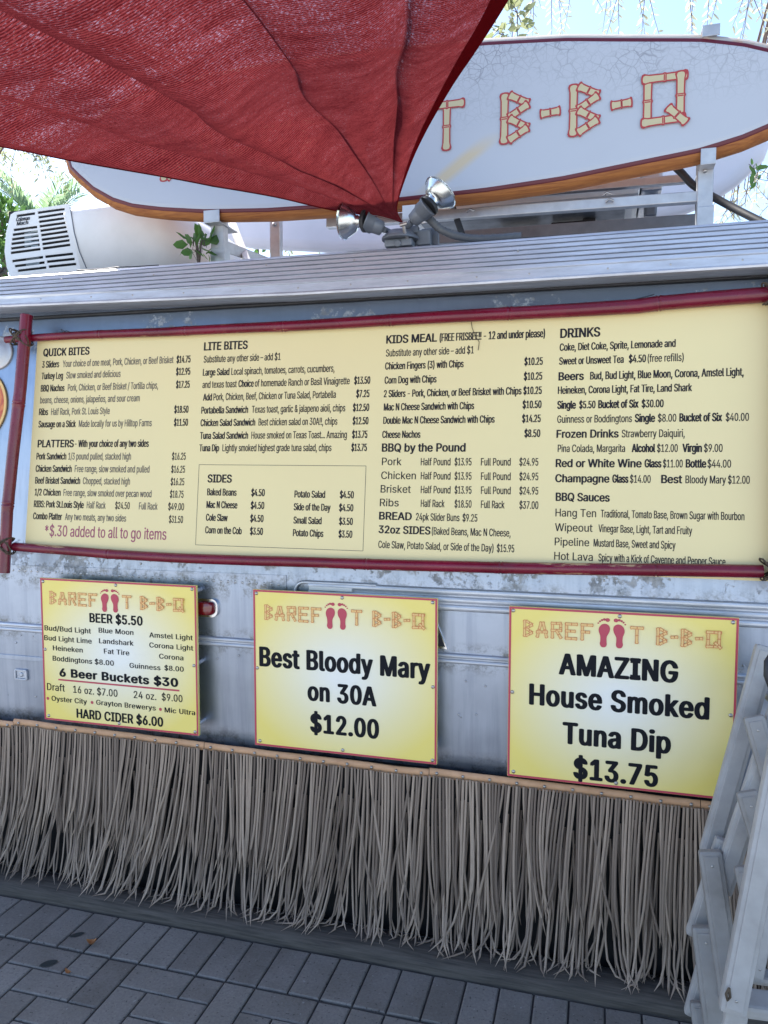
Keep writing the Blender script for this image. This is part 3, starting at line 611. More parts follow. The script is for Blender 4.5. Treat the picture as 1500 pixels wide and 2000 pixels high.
obj('trim_screw', mb, M['screw'], rt_)
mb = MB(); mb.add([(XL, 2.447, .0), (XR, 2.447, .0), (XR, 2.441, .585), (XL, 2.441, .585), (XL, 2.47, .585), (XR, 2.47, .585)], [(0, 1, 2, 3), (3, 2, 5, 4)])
obj('shade_backing', mb, M['dark'], tr)  # black sheet added so the gaps between the reeds look dark
mb = MB(); mb.tube([(XL, hullY(2.15)-.002, 2.163), (XR, hullY(2.15)-.002, 2.163)], .007, 8); obj('shade_strip', mb, M['black'], tr)  # black tube added to draw the dark band under the roof trim
# rub rails
def rail_prof(zb, zt, ridges, out=.012):
    q = [(hullY(zb)+.004, zb)]; h = (zt-zb)/ridges
    for i in range(ridges):
        a = zb+h*i
        for f, o in ((.08, .3), (.22, .85), (.4, 1), (.6, 1), (.78, .85), (.92, .3)): q.append((hullY(a)-out*o, a+h*f))
    q.append((hullY(zt)+.004, zt)); return q
pa = H(604, 1137); pb = H(604, 1181)
up_ = extrude(rail_prof(pb.z+.004, pa.z+.004, 3, .011), pa.x, XR, 30)
# looped end of the upper rail
e0 = H(600, 1136); loop = []
for i in range(13):
    a = PI/2 + PI*i/12; loop.append((e0.x-.008+.035*math.cos(a), hullY(1.18)-.006, (pa.z+pb.z)/2+.004+.036*math.sin(a)))
up_.tube([(e0.x+.25, hullY(1.2)-.006, loop[0][2]-.0)] + loop + [(e0.x+.01, hullY(1.17)-.006, loop[-1][2])], .0055, 8)
plabel(obj('rub_rail', up_, M['trim'], tr), 'upper rail of three ridges with a looped end')
mb = MB()
a, b = H(606, 1138), H(690, 1146); mb.box(((a.x+b.x)/2, hullY(a.z)-.013, a.z-.016), (b.x-a.x, .006, .014), None, .002)
obj('rail_insert', mb, M['ac'], tr)
pm = H(920, 1290); md = extrude(rail_prof(.948, .985, 2, .010), XL, XR, 30); obj('rub_rail', md, M['trim'], tr)
# rivets, seams
mb = MB()
def rivrow(p0, p1, step, r=.0064):
    L = (p1-p0).length; k = int(L/step)
    for i in range(k+1):
        q = p0.lerp(p1, i/max(1, k)); mb.dome((q.x, hullY(q.z), q.z), r, (0, -1, 0), 8, .75)
rivrow(H(-120, 1105), H(545, 1141), .0275)
for px, py in [(948, 1292+48), (948-18, 1395), (32, 1255), (33, 1218), (275, 1101), (1185, 1128), (1180, 1134), (425, 1286), (467, 1280), (900, 1400), (1452, 1300), (910, 1330), (896, 1395), (70, 1360)]:
    q = H(px, py); mb.dome((q.x, hullY(q.z), q.z), .0045, (0, -1, 0), 8, .75)
rivrow(V((-2.6, 0, .93)), V((-1.98, 0, .935)), .055, .0035)
obj('rivets', mb, M['steel'], body)
mb = MB()                                   # lap seam of the upper skin over the lower skin
a, b = H(-120, 1120), H(560, 1150)
mb.box(((a.x+b.x)/2, hullY(1.2)-.0012, (a.z+b.z)/2+.022), (b.x-a.x, .0025, .05), Matrix.Rotation(math.atan2(-(b.z-a.z), b.x-a.x), 3, 'Y'))
a = H(0, 1282); mb.box((-2.42, hullY(a.z)-.002, a.z+.002), (.9, .004, .018), None, .001)
obj('lap_seam', mb, M['hull'], body)
# latch plate
p = H(43, 1317); mb = MB(); w2, h2 = .026, .018
for (cx, cz, ww, hh) in ((0, h2, w2*2, .006), (0, -h2, w2*2, .006), (-w2, 0, .006, h2*2), (w2, 0, .006, h2*2)):
    mb.box((p.x+cx, hullY(p.z)-.004, p.z+cz), (ww, .01, hh), None, .002)
mb.box((p.x, hullY(p.z)-.001, p.z), (w2*2-.008, .004, h2*2-.008))
mb.lathe((p.x, hullY(p.z)-.002, p.z), (0, -1, 0), [(0, .009), (.004, .009), (.005, .005)], 12)
obj('latch', mb, M['trim'], tr)
# marker light beside the beer sign
p = H(403, 1186); mb = MB()
def rrect(hw, hh, r, n=5):
    q = []
    for cx, cz, a0 in ((hw-r, hh-r, 0), (-hw+r, hh-r, PI/2), (-hw+r, -hh+r, PI), (hw-r, -hh+r, 1.5*PI)):
        for i in range(n+1): a = a0+PI/2*i/n; q.append((cx+r*math.cos(a), cz+r*math.sin(a)))
    return q
def pillow(mbx, c, hw, hh, r, dep, levels=4):
    vs = []; rings = []
    for L in range(levels+1):
        t = L/levels; s = math.cos(t*PI/2*.8); y = dep*math.sin(t*PI/2)
        rr = rrect(hw*(.72+.28*s), hh*(.72+.28*s), r*(.6+.4*s)); rings.append([(c[0]+a, c[1]-y, c[2]+b) for a, b in rr])
    n = len(rings[0]); vs = [q for rg in rings for q in rg]
    mbx.add(vs, [(i*n+k, i*n+(k+1) % n, (i+1)*n+(k+1) % n, (i+1)*n+k) for i in range(levels) for k in range(n)] + [tuple(levels*n+k for k in range(n))], True)
lt = MB(); pillow(lt, (p.x-.02, hullY(p.z)-.006, p.z), .062, .025, .018, .026)
lens = obj('marker_light', lt, M['lens'], tr)
bz = MB(); outer = rrect(.070, .033, .024); inner = rrect(.060, .023, .016)
bz.poly([outer, inner[::-1]], lambda a, b: V((p.x-.02+a, hullY(p.z)-.012, p.z+b)), .014, (0, -1, 0))
obj('bezel', bz, M['chrome'], lens)
# triangular emblem half hidden by the middle sign
p = H(862, 1243); mb = MB(); tri = [(-.05, -.035), (.022, -.04), (-.014, .045)]
mb.poly([tri], lambda a, b: V((p.x+a, hullY(p.z)-.008, p.z+b)), .01, (0, -1, 0)); em = obj('triangle_emblem', mb, M['chrome'], tr)
mb = MB(); mb.poly([[(a*.8-.003, b*.8) for a, b in tri]], lambda a, b: V((p.x+a, hullY(p.z)-.0095, p.z+b)), .001, (0, -1, 0)); obj('emblem_face', mb, M['black'], em)
# domed round cover at the left edge of the picture
p = H(-2, 690); mb = MB(); mb.lathe((p.x, hullY(p.z)+.004, p.z), (0, -1, .13), [(0, .066), (.008, .067), (.012, .064), (.012, .058), (.018, .046), (.022, .03), (.024, .008)], 32)
obj('round_vent_cover', mb, M['steel'], tr)

# round printed sign at the left edge of the picture
p = H(-46, 792); rs = thing('round_sign', p, 'round red and orange sign with cream rim left of the menu board', 'sign')
mb = MB(); mb.lathe((p.x, hullY(p.z)-.002, p.z), (0, -1, .13), [(0, .148), (.006, .148)], 48, False); obj('rim', mb, M['cream'], rs)
mb = MB(); mb.lathe((p.x, hullY(p.z)-.0075, p.z), (0, -1, .13), [(0, .137), (.0015, .137)], 48, False); obj('face', mb, M['sticker'], rs)

# ================================================================== MENU BOARD
K = .1317
def mY(z): return 2.40 + K*(z-1.35)
def Mp(px, py, off=0.0): return Tl(px, py, 2.40-off, 1.35, K)
def mfn(x, z, lift): return V((x, mY(z)-lift, z))
men = thing('menu_board', (-.78, 2.39, 1.27), 'long cream menu board framed with red bamboo poles on the trailer side', 'menu board')
zb, zt, xl, xr = 1.272, 2.086, -2.064, .512
mb = MB(); mb.poly([[(xl, zb), (xr, zb), (xr, zt), (xl, zt)]], lambda a, b: V((a, mY(b), b)), .014, (0, -1, 0))
panel = obj('panel', mb, M['menu'], men)
def bamboo(pts, r0, r1, nodes):
    pts = [V(q) for q in pts]; cum = [0]
    for a, b in zip(pts, pts[1:]): cum.append(cum[-1]+(b-a).length)
    L = cum[-1]
    def at(s):
        for i in range(len(pts)-1):
            if s <= cum[i+1] or i == len(pts)-2: return pts[i].lerp(pts[i+1], (s-cum[i])/(cum[i+1]-cum[i]))
    nd = []
    for q in nodes:
        best = min(range(400), key=lambda i: (at(L*i/399)-V(q)).length); nd.append(L*best/399)
    ss = sorted(set([0, L] + [L*i/60 for i in range(61)] + [s+d for s in nd for d in (-.018, -.008, -.004, -.0015, .0015, .004, .010, .02) if 0 < s+d < L]))
    rad = []
    for s in ss:
        r = r0+(r1-r0)*s/L
        d = min([abs(s-q) for q in nd] or [9])
        if d < .0025: r *= .985
        elif d < .006: r *= 1.10
        elif d < .02: r *= 1.03
        rad.append(r)
    q = MB(); wob = [at(s) + V((0, .002*noise.noise(V((s*3, r0*90, 1))), .0035*noise.noise(V((s*2.2, 7, r0*99))))) for s in ss]
    q.tube(wob, rad, 14, True); return q
def MP(l, off=.022): return [Mp(a, b, off) for a, b in l]
top = bamboo(MP([(12, 663), (200, 653), (362, 645), (555, 637), (750, 626), (996, 612.5), (1250, 599), (1285, 594), (1500, 576), (1620, 567)]), .0135, .0235, MP([(195, 653), (362, 645), (555, 637), (765, 625), (996, 612), (1285, 594)]))
plabel(obj('bamboo_pole', top, M['bamboo'], men), 'top pole of the frame, scuffed tan near its right end')
bot = bamboo(MP([(28, 1067), (212, 1082.5), (500, 1095), (712, 1101), (980, 1109), (1280, 1114), (1490, 1117)]), .0165, .019, MP([(212, 1082), (715, 1101), (980, 1109), (1280, 1114)]))
plabel(obj('bamboo_pole', bot, M['bamboo'], men), 'bottom pole of the frame, worn along its top')
lef = bamboo(MP([(52, 616), (40, 760), (25, 890), (14, 1000), (8, 1120)], .045), .0225, .0205, MP([(31, 788), (16, 985)], .045))
plabel(obj('bamboo_pole', lef, M['bamboo_upright'], men), 'upright pole at the left end of the frame')
rig = bamboo(MP([(1532, 530), (1516, 1160)], .045), .0225, .0205, MP([(1525, 780)], .045))
obj('bamboo_pole', rig, M['bamboo_upright'], men)
def lashing(px, py, sc=1.0):
    c = Mp(px, py, .03); q = MB()
    for j in range(7):
        sg = 1 if j % 2 else -1; o = (j-3)*.0042; pts = []
        for i in range(17):
            a = 2*PI*i/16
            u = .033*math.cos(a); d = .034*math.sin(a)
            pts.append(c + V((sg*u*.85+o, -.012-d, u*.75+sg*o*.6 + .004*math.sin(2*a+j))))
        q.tube(pts, .0026, 6)
    for j in range(2): q.tube([c+V((.02+.008*j, -.03, .012)), c+V((.034+.01*j, -.028, -.002-.012*j)), c+V((.036, -.02, -.026-.01*j))], .0024, 6)
    return q
for a, b in ((46, 660), (12, 1063), (1512, 1113), (1516, 577)): obj('lashing', lashing(a, b), M['rope'], men)
mb = MB()
for a in ([(128, 648), (119, 643), (122, 649), (130, 646), (140, 650)], [(1208, 600), (1220, 589), (1240, 585), (1278, 575)], [(690, 1102), (688, 1110), (694, 1114), (697, 1108)]):
    mb.tube(MP(a, .025), .0016, 5)
obj('tie_wire', mb, M['black'], men)

q = MB(); q.tube(MP([(918, 612), (922, 640), (928, 656), (936, 668), (934, 684)], .004), .0011, 5)
tag(obj('dry_tendril', q, M['rope'], origin=Mp(918, 612)), 'thin dry brown tendril hanging from the top bamboo pole over the menu', 'tendril')
hd, b1, lt_, pk = MB(), MB(), MB(), MB()
def row(py0, px0, segs, ox, cap=13.0):
    """one printed line: baseline starts at photo pixel (px0, py0); segs = (x0, x1, text, style)"""
    p0 = Mp(px0, py0); z = p0.z
    for x0, x1, txt, stl in segs:
        sl = (py0-890)*1.86e-4
        A = Mp(x0, py0+sl*(x0-px0)); B = Mp(x1, py0+sl*(x1-px0)); capm = cap/px_m(p0)
        if stl == 'B': write(hd, txt, A.x, B.x, z, capm*1.04, mfn, .028)
        elif stl == 'R': write(b1, txt, A.x, B.x, z, capm*1.04, mfn, .008)
        elif stl == 'b': write(b1, txt, A.x, B.x, z, capm, mfn, .021)
        elif stl == 'm': write(b1, txt, A.x, B.x, z, capm, mfn, .011)
        elif stl == 'p': write(pk, txt, A.x, B.x, z, capm, mfn, .008)
        else: write(lt_, txt, A.x, B.x, z, capm, mfn, .009)
def L(cy, *segs, cap=13.0, off=(0, 560)):      # rows noted in half-pixel steps from the corner 'off'
    s = [(off[0]+a/2, off[0]+b/2, t, k) for a, b, t, k in segs]
    row(off[1]+cy/2, s[0][0], s, off[0], cap)
L(272, (170, 348, 'QUICK BITES', 'B'), cap=14)
L(317, (165, 230, '3 Sliders', 'b'), (245, 677, 'Your choice of one meat, Pork, Chicken, or Beef Brisket', 'n'), (690, 743, '$14.75', 'b'))
L(362, (163, 245, 'Turkey Leg', 'b'), (259, 470, 'Slow smoked and delicious', 'n'), (688, 742, '$12.95', 'b'))
L(410, (160, 251, 'BBQ Nachos', 'b'), (265, 617, 'Pork, Chicken, or Beef Brisket / Tortilla chips,', 'n'), (688, 740, '$17.25', 'b'))
L(456, (157, 545, 'beans, cheese, onions, jalapeños, and sour cream', 'n'))
L(502, (153, 187, 'Ribs', 'b'), (200, 428, 'Half Rack, Pork St. Louis Style', 'n'), (681, 735, '$18.50', 'b'))
L(550, (151, 295, 'Sausage on a Stick', 'b'), (308, 592, 'Made locally for us by Hilltop Farms', 'n'), (680, 733, '$11.50', 'b'))
L(627, (148, 287, 'PLATTERS', 'B'), (293, 580, '- With your choice of any two sides', 'b'), cap=13.5)
L(675, (143, 258, 'Pork Sandwich', 'b'), (267, 511, '1/3 pound pulled, stacked high', 'n'), (672, 725, '$16.25', 'm'))
L(723, (140, 279, 'Chicken Sandwich', 'b'), (292, 583, 'Free range, slow smoked and pulled', 'n'), (669, 722, '$16.25', 'm'))
L(769, (138, 312, 'Beef Brisket Sandwich', 'b'), (324, 507, 'Chopped, stacked high', 'n'), (667, 719, '$16.25', 'm'))
L(815, (136, 236, '1/2 Chicken', 'b'), (248, 591, 'Free range, slow smoked over pecan wood', 'n'), (664, 716, '$18.75', 'm'))
L(861, (133, 326, 'RIBS: Pork St.Louis Style', 'b'), (339, 412, 'Half Rack', 'n'), (450, 506, '$24.50', 'm'), (543, 615, 'Full Rack', 'n'), (657, 718, '$49.00', 'm'))
L(908, (130, 241, 'Combo Platter', 'b'), (254, 492, 'Any two meats, any two sides', 'n'), (660, 714, '$31.50', 'm'))
L(973, (175, 649, '*$.30 added to all to go items', 'p'), cap=21)
L(249, (798, 966, 'LITE BITES', 'B'), cap=15)
L(297, (796, 1095, 'Substitute any other side – add $1', 'm'), cap=13.5)
L(348, (793, 895, 'Large Salad', 'b'), (904, 1306, 'Local spinach, tomatoes, carrots, cucumbers,', 'm'), cap=13.5)
L(396, (791, 924, 'and texas toast', 'm'), (932, 990, 'Choice', 'b'), (996, 1365, 'of homemade Ranch or Basil Vinaigrette', 'm'), (1384, 1445, '$13.50', 'b'), cap=13.5)
L(445, (794, 827, 'Add', 'b'), (834, 1311, 'Pork, Chicken, Beef, Chicken or Tuna Salad, Portabella', 'm'), (1392, 1442, '$7.25', 'b'), cap=13.5)
L(496, (787, 968, 'Portabella Sandwich', 'b'), (984, 1348, 'Texas toast, garlic & jalapeno aioli, chips', 'm'), (1379, 1441, '$12.50', 'b'), cap=13.5)
L(545, (784, 996, 'Chicken Salad Sandwich', 'b'), (1010, 1317, 'Best chicken salad on 30A!!, chips', 'm'), (1378, 1438, '$12.50', 'b'), cap=13.5)
L(595, (782, 968, 'Tuna Salad Sandwich', 'b'), (982, 1354, 'House smoked on Texas Toast... Amazing', 'm'), (1376, 1434, '$13.75', 'b'), cap=13.5)
L(643, (779, 855, 'Tuna Dip', 'b'), (869, 1294, 'Lightly smoked highest grade tuna salad, chips', 'm'), (1373, 1432, '$13.75', 'b'), cap=13.5)
L(764, (812, 904, 'SIDES', 'B'), cap=14.5)
for cy, a, b, t, c, d, u in ((815, 810, 923, 'Baked Beans', 982, 1033, '$4.50'), (864, 807, 926, 'Mac N Cheese', 980, 1031, '$4.50'), (914, 805, 888, 'Cole Slaw', 978, 1028, '$4.50'), (963, 802, 943, 'Corn on the Cob', 977, 1026, '$3.50'),
                             (823, 1151, 1269, 'Potato Salad', 1328, 1381, '$4.50'), (873, 1148, 1290, 'Side of the Day', 1325, 1379, '$4.50'), (925, 1147, 1255, 'Small Salad', 1325, 1377, '$3.50'), (974, 1145, 1262, 'Potato Chips', 1323, 1375, '$3.50')):
    L(cy, (a, b, t, 'b'), (c, d, u, 'b'), cap=13.5)
q = dict(off=(750, 560), cap=14)
L(222, (10, 205, 'KIDS MEAL', 'B'), (218, 628, '(FREE FRISBEE!! - 12 and under please)', 'b'), off=(750, 560), cap=15)
L(273, (8, 350, 'Substitute any other side – add $1', 'm'), **q)
L(324, (5, 310, 'Chicken Fingers (3) with Chips', 'b'), (549, 619, '$10.25', 'b'), **q)
L(379, (3, 204, 'Corn Dog with Chips', 'b'), (547, 617, '$10.25', 'b'), **q)
L(432, (0, 100, '2 Sliders -', 'b'), (111, 536, 'Pork, Chicken, or Beef Brisket with Chips', 'b'), (545, 615, '$10.25', 'b'), **q)
L(484, (0, 351, 'Mac N Cheese Sandwich with Chips', 'b'), (542, 614, '$10.50', 'b'), **q)
L(536, (-2, 431, 'Double Mac N Cheese Sandwich with Chips', 'b'), (540, 611, '$14.25', 'b'), **q)
L(591, (-6, 141, 'Cheese Nachos', 'b'), (549, 609, '$8.50', 'b'), **q)
L(644, (-7, 317, 'BBQ by the Pound', 'B'), off=(750, 560), cap=15)
for cy, a, b, t, hp in ((697, -8, 68, 'Pork', 'Half Pound'), (751, -11, 124, 'Chicken', 'Half Pound'), (804, -13, 104, 'Brisket', 'Half Pound'), (857, -16, 57, 'Ribs', 'Half Rack')):
    rr = t == 'Ribs'
    L(cy, (a, b, t, 'R'), (144, 236 if rr else 259, hp, 'm'), (276, 341, '$18.50' if rr else '$13.95', 'm'), (379, 470 if rr else 494, hp.replace('Half', 'Full'), 'm'), (529, 602, '$37.00' if rr else '$24.95', 'm'), **q)
L(909, (-18, 107, 'BREAD', 'B'), (125, 294, '24pk Slider Buns', 'm'), (307, 364, '$9.25', 'm'), **q)
L(962, (-20, 180, '32oz SIDES', 'B'), (187, 494, '(Baked Beans, Mac N Cheese,', 'm'), **q)
L(1020, (-22, 427, 'Cole Slaw, Potato Salad, or Side of the Day)', 'm'), (441, 508, '$15.95', 'm'), **q)
q['cap'] = 14.5
L(200, (690, 843, 'DRINKS', 'B'), off=(750, 560), cap=17)
L(251, (687, 1138, 'Coke, Diet Coke, Sprite, Lemonade and', 'b'), **q)
L(305, (685, 935, 'Sweet or Unsweet Tea', 'b'), (957, 1022, '$4.50', 'b'), (1030, 1170, '(free refills)', 'm'), **q)
L(366, (683, 779, 'Beers', 'B'), (806, 1404, 'Bud, Bud Light, Blue Moon, Corona, Amstel Light,', 'b'), off=(750, 560), cap=15)
L(419, (680, 1202, 'Heineken, Corona Light, Fat Tire, Land Shark', 'b'), **q)
L(477, (678, 748, 'Single', 'B'), (763, 825, '$5.50', 'b'), (838, 993, 'Bucket of Six', 'B'), (1007, 1091, '$30.00', 'b'), **q)
L(532, (677, 968, 'Guinness or Boddingtons', 'm'), (981, 1057, 'Single', 'B'), (1070, 1141, '$8.00', 'm'), (1155, 1319, 'Bucket of Six', 'B'), (1335, 1425, '$40.00', 'm'), **q)
L(590, (675, 915, 'Frozen Drinks', 'B'), (929, 1174, 'Strawberry Daiquiri,', 'm'), **q)
L(646, (679, 941, 'Pina Colada, Margarita', 'm'), (969, 1058, 'Alcohol', 'B'), (1067, 1147, '$12.00', 'm'), (1167, 1240, 'Virgin', 'B'), (1250, 1322, '$9.00', 'm'), **q)
L(704, (672, 1005, 'Red or White Wine', 'B'), (1019, 1082, 'Glass', 'B'), (1090, 1166, '$11.00', 'm'), (1180, 1257, 'Bottle', 'B'), (1264, 1355, '$44.00', 'm'), **q)
L(763, (670, 879, 'Champagne', 'B'), (893, 953, 'Glass', 'B'), (961, 1041, '$14.00', 'm'), (1084, 1163, 'Best', 'B'), (1178, 1335, 'Bloody Mary', 'm'), (1344, 1428, '$12.00', 'm'), **q)
L(836, (672, 880, 'BBQ Sauces', 'B'), off=(750, 560), cap=15)
for cy, a, b, t, c, d, u in ((897, 670, 828, 'Hang Ten', 847, 1407, 'Traditional, Tomato Base, Brown Sugar with Bourbon'), (954, 668, 814, 'Wipeout', 838, 1203, 'Vinegar Base, Light, Tart and Fruity'),
                             (1010, 667, 801, 'Pipeline', 819, 1138, 'Mustard Base, Sweet and Spicy'), (1066, 665, 815, 'Hot Lava', 838, 1333, 'Spicy with a Kick of Cayenne and Pepper Sauce')):
    L(cy, (a, b, t, 'R'), (c, d, u, 'm'), **q)
A, B, D, E_ = Mp(389, 907.5), Mp(715, 910), Mp(709, 1076), Mp(382, 1064)
for a, b in ((A, B), (B, D), (D, E_), (E_, A)):
    dr = (b-a).normalized(); nn = V((-dr.z, 0, dr.x))*.0008
    lt_.add([mfn((a+s*nn).x, (a+s*nn).z, .0005) for s in (-1,)] + [mfn((b-nn).x, (b-nn).z, .0005), mfn((b+nn).x, (b+nn).z, .0005), mfn((a+nn).x, (a+nn).z, .0005)], [(0, 1, 2, 3)])
obj('heading_lettering', hd, M['ink2'], panel); obj('body_lettering', b1, M['ink2'], panel); obj('description_lettering', lt_, M['ink3'], panel); obj('notice_lettering', pk, M['pink'], panel)

# ================================================================== BAMBOO LETTERS AND FOOTPRINTS (printed logo)
SH = {  # strokes of each letter in a box 0..1 high
 'B': (.55, [(.07, 0, .07, 1), (.14, .96, .5, .74), (.14, .50, .5, .74), (.14, .5, .5, .26), (.14, .05, .5, .28)]),
 'A': (.62, [(.05, 0, .27, .95), (.57, 0, .35, .95), (.0, .33, .62, .36)]),
 'R': (.62, [(.1, 0, .1, .95), (.02, .9, .58, .92), (.54, .45, .54, .9), (.02, .48, .6, .5), (.3, .5, .58, .02)]),
 'E': (.66, [(.08, 0, .08, .98), (.02, .92, .66, .92), (.02, .5, .56, .5), (.02, .06, .64, .06)]),
 'F': (.66, [(.1, 0, .1, .98), (.02, .92, .66, .92), (.02, .5, .5, .5)]),
 'T': (.66, [(.33, 0, .33, .95), (.0, .92, .66, .92)]),
 'Q': (.74, [(.1, .03, .1, .97), (.0, .92, .74, .92), (.63, .1, .63, 1.0), (.0, .1, .72, .13), (.42, .36, .74, .02)]),
 '-': (.36, [(.0, .5, .36, .53)]),
}
FOOT = [(-.10, .0), (-.02, -.03), (.08, -.01), (.13, .08), (.12, .22), (.13, .38), (.22, .54), (.25, .68), (.20, .80), (.06, .86), (-.09, .82), (-.19, .70), (-.20, .56), (-.14, .40), (-.13, .22), (-.15, .10)]
TOES = [(.15, .97, .075), (.02, .985, .048), (-.075, .955, .040), (-.155, .905, .034), (-.225, .835, .028)]
def smooth_ring(r, k=3):
    out = []
    n = len(r)
    for i in range(n):
        p0, p1, p2, p3 = (V(r[(i+j-1) % n]).to_2d() for j in range(4))
        for s in range(k):
            t = s/k; out.append(tuple(.5*((2*p1) + (p2-p0)*t + (2*p0-5*p1+4*p2-p3)*t*t + (3*p1-p0-3*p2+p3)*t**3)))
    return out
def stick(a, b, wd, fl=1.24):
    a, b = V(a).to_2d(), V(b).to_2d(); d = (b-a).normalized(); n = V((-d.y, d.x)); L = (b-a).length; h = wd/2
    pr = [(-.02, h*.02), (-.015, h*.6), (.0, h*1.02), (.05, h*fl), (.14, h*.98), (.45, h*.92), (.5, h*1.12), (.55, h*.92), (.86, h*.98), (.95, h*fl), (1.0, h*1.02), (1.015, h*.6), (1.02, h*.02)]
    up = [a+d*L*t+n*q for t, q in pr]; lo = [a+d*L*t-n*q for t, q in pr]
    return [tuple(q) for q in lo + up[::-1]], [(a+d*L*.49+n*h, a+d*L*.49-n*h), (a+d*L*.53-n*h, a+d*L*.53+n*h)]
def logo(line, fill, red, x0, x1, z0, h, fn, feet=True, sw=.15, ow=.030, only=None):
    """BAREF(feet)T B-B-Q between plane coordinates x0..x1, baseline z0, letter height h"""
    seq = list('BAREF') + ['feet'] + ['T', ' ', 'B', '-', 'B', '-', 'Q']
    gap = .15; wid = []
    for c in seq: wid.append(1.62 if c == 'feet' else .36 if c == ' ' else SH[c][0])
    tot = sum(wid) + gap*(len(seq)-1); sx = (x1-x0)/tot; x = x0
    lay = 0
    for idx, (c, wd) in enumerate(zip(seq, wid)):
        if c == 'feet':
            if feet:
                for sgn, cx in ((-1, x+sx*wd*.25), (1, x+sx*wd*.75)):
                    hf = h*1.57
                    fl = smooth_ring([(-sgn*px*1.02, py) for px, py in FOOT])
                    mp = lambda a, b: fn(cx+a*hf*.80*sx/h, z0-h*.30+b*hf, .0012)
                    if sgn > 0: fl = fl[::-1]
                    red.poly([fl], mp)
                    for tx, ty, r in TOES:
                        red.poly([[(-sgn*tx*1.02+r*1.25*math.cos(2*PI*i/12), ty+.035+r*.95*math.sin(2*PI*i/12)) for i in range(12)]], mp)
        elif c != ' ':
            for st_ in SH[c][1]:
                a = (x+st_[0]*sx, z0+st_[1]*h); b = (x+st_[2]*sx, z0+st_[3]*h)
                W = sw*h
                o1, _ = stick(a, b, W); d = (V(b)-V(a)).normalized()*(ow*h)
                o2, nodes = stick((V(a)+d), (V(b)-d), W-2*ow*h)
                lf = .0008 + .00012*lay; lay += 1
                line.poly([o1], lambda u, v: fn(u, v, lf)); fill.poly([o2], lambda u, v: fn(u, v, lf+.00006))
                for n1, n2 in nodes:
                    dd = (V(b)-V(a)).to_2d().normalized()*ow*h*.4
                    line.add([fn(*(n1-dd), lf+.0001), fn(*(n2-dd), lf+.0001), fn(*(n2+dd), lf+.0001), fn(*(n1+dd), lf+.0001)], [(0, 1, 2, 3)])
        x += (wd+gap)*sx

# ================================================================== THREE YELLOW SIGNS
SY = 2.384
def Sp(px, py): return P(px, py, SY)
def sfn(x, z, lift): return V((x, SY-lift, z))
def sign(xl, xr, zb, zt, label, texts, lg, lines=(), dots=()):
    cx, cz = (xl+xr)/2, (zb+zt)/2
    t = thing('price_sign', (cx, SY, zb), label, 'sign', 'yellow signs in a row under the menu board')
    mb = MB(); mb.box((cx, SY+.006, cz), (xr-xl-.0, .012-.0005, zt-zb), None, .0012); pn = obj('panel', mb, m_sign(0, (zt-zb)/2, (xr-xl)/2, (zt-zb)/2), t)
    mb = MB(); e = .0075
    mb.poly([[(xl+.001, zb+.001), (xr-.001, zb+.001), (xr-.001, zt-.001), (xl+.001, zt-.001)], [(xl+e, zb+e), (xl+e, zt-e), (xr-e, zt-e), (xr-e, zb+e)]], lambda a, b: V((a, SY-.0006, b)))
    obj('border', mb, M['redink'], t)
    mb = MB(); rd = MB()
    for px0, py, px1, cap, txt, bold in texts:
        A = Sp(px0, py); sl = (py-890)*1.86e-4; B = Sp(px1, py+sl*(px1-px0))
        write(mb, txt, A.x, B.x, A.z, cap/px_m(A), sfn, bold, serif=bold > .03, track=.035 if bold > .034 else .02)
    obj('lettering', mb, M['ink'], pn)
    ln, fl = MB(), MB(); logo(ln, fl, rd, *lg, sfn, sw=.17, ow=.034)
    for a, b, th in lines:
        A, B = Sp(*a), Sp(*b); z = (A.z+B.z)/2; rd.add([sfn(A.x, z-th, .0006), sfn(B.x, z-th, .0006), sfn(B.x, z+th, .0006), sfn(A.x, z+th, .0006)], [(0, 1, 2, 3)])
    for a in dots:
        A = Sp(*a); rd.poly([[(A.x+.0058*math.cos(2*PI*i/14), A.z+.0058*math.sin(2*PI*i/14)) for i in range(14)]], lambda u, v: sfn(u, v, .0006))
    obj('logo_outline', ln, M['orange'], pn); obj('logo_fill', fl, M['cream'], pn); obj('logo_footprints', rd, M['redink'], pn)
    sc_ = None
    for fx, fz in ((.02, .975), (.5, .975), (.975, .975), (.02, .5), (.978, .47), (.03, .03), (.5, .028), (.978, .025)):
        mb = MB(); mb.dome((xl+(xr-xl)*fx, SY-.0005, zb+(zt-zb)*fz), .0065, (0, -1, 0), 10, .5); obj('screw', mb, M['screw'], t)
    mb = MB()
    for fz in (.955, .47, .06):
        for xx in (xl+.025, xr-.02):
            z = zb+(zt-zb)*fz; mb.tube([(xx, SY+.012, z), (xx, hullY(z)+.01, z)], .008, 8)
    obj('standoff', mb, M['trim'], t)
    return t
c1 = lambda x, y: (60+x/4.1667, 1120+y/4.1667)
def T1(x0, y, x1, cap, t, b=0.0): p = c1(x0, y); return (p[0], p[1], 60+x1/4.1667, cap, t, b)
a, b = Sp(*c1(155, 248)), Sp(*c1(1250, 310))
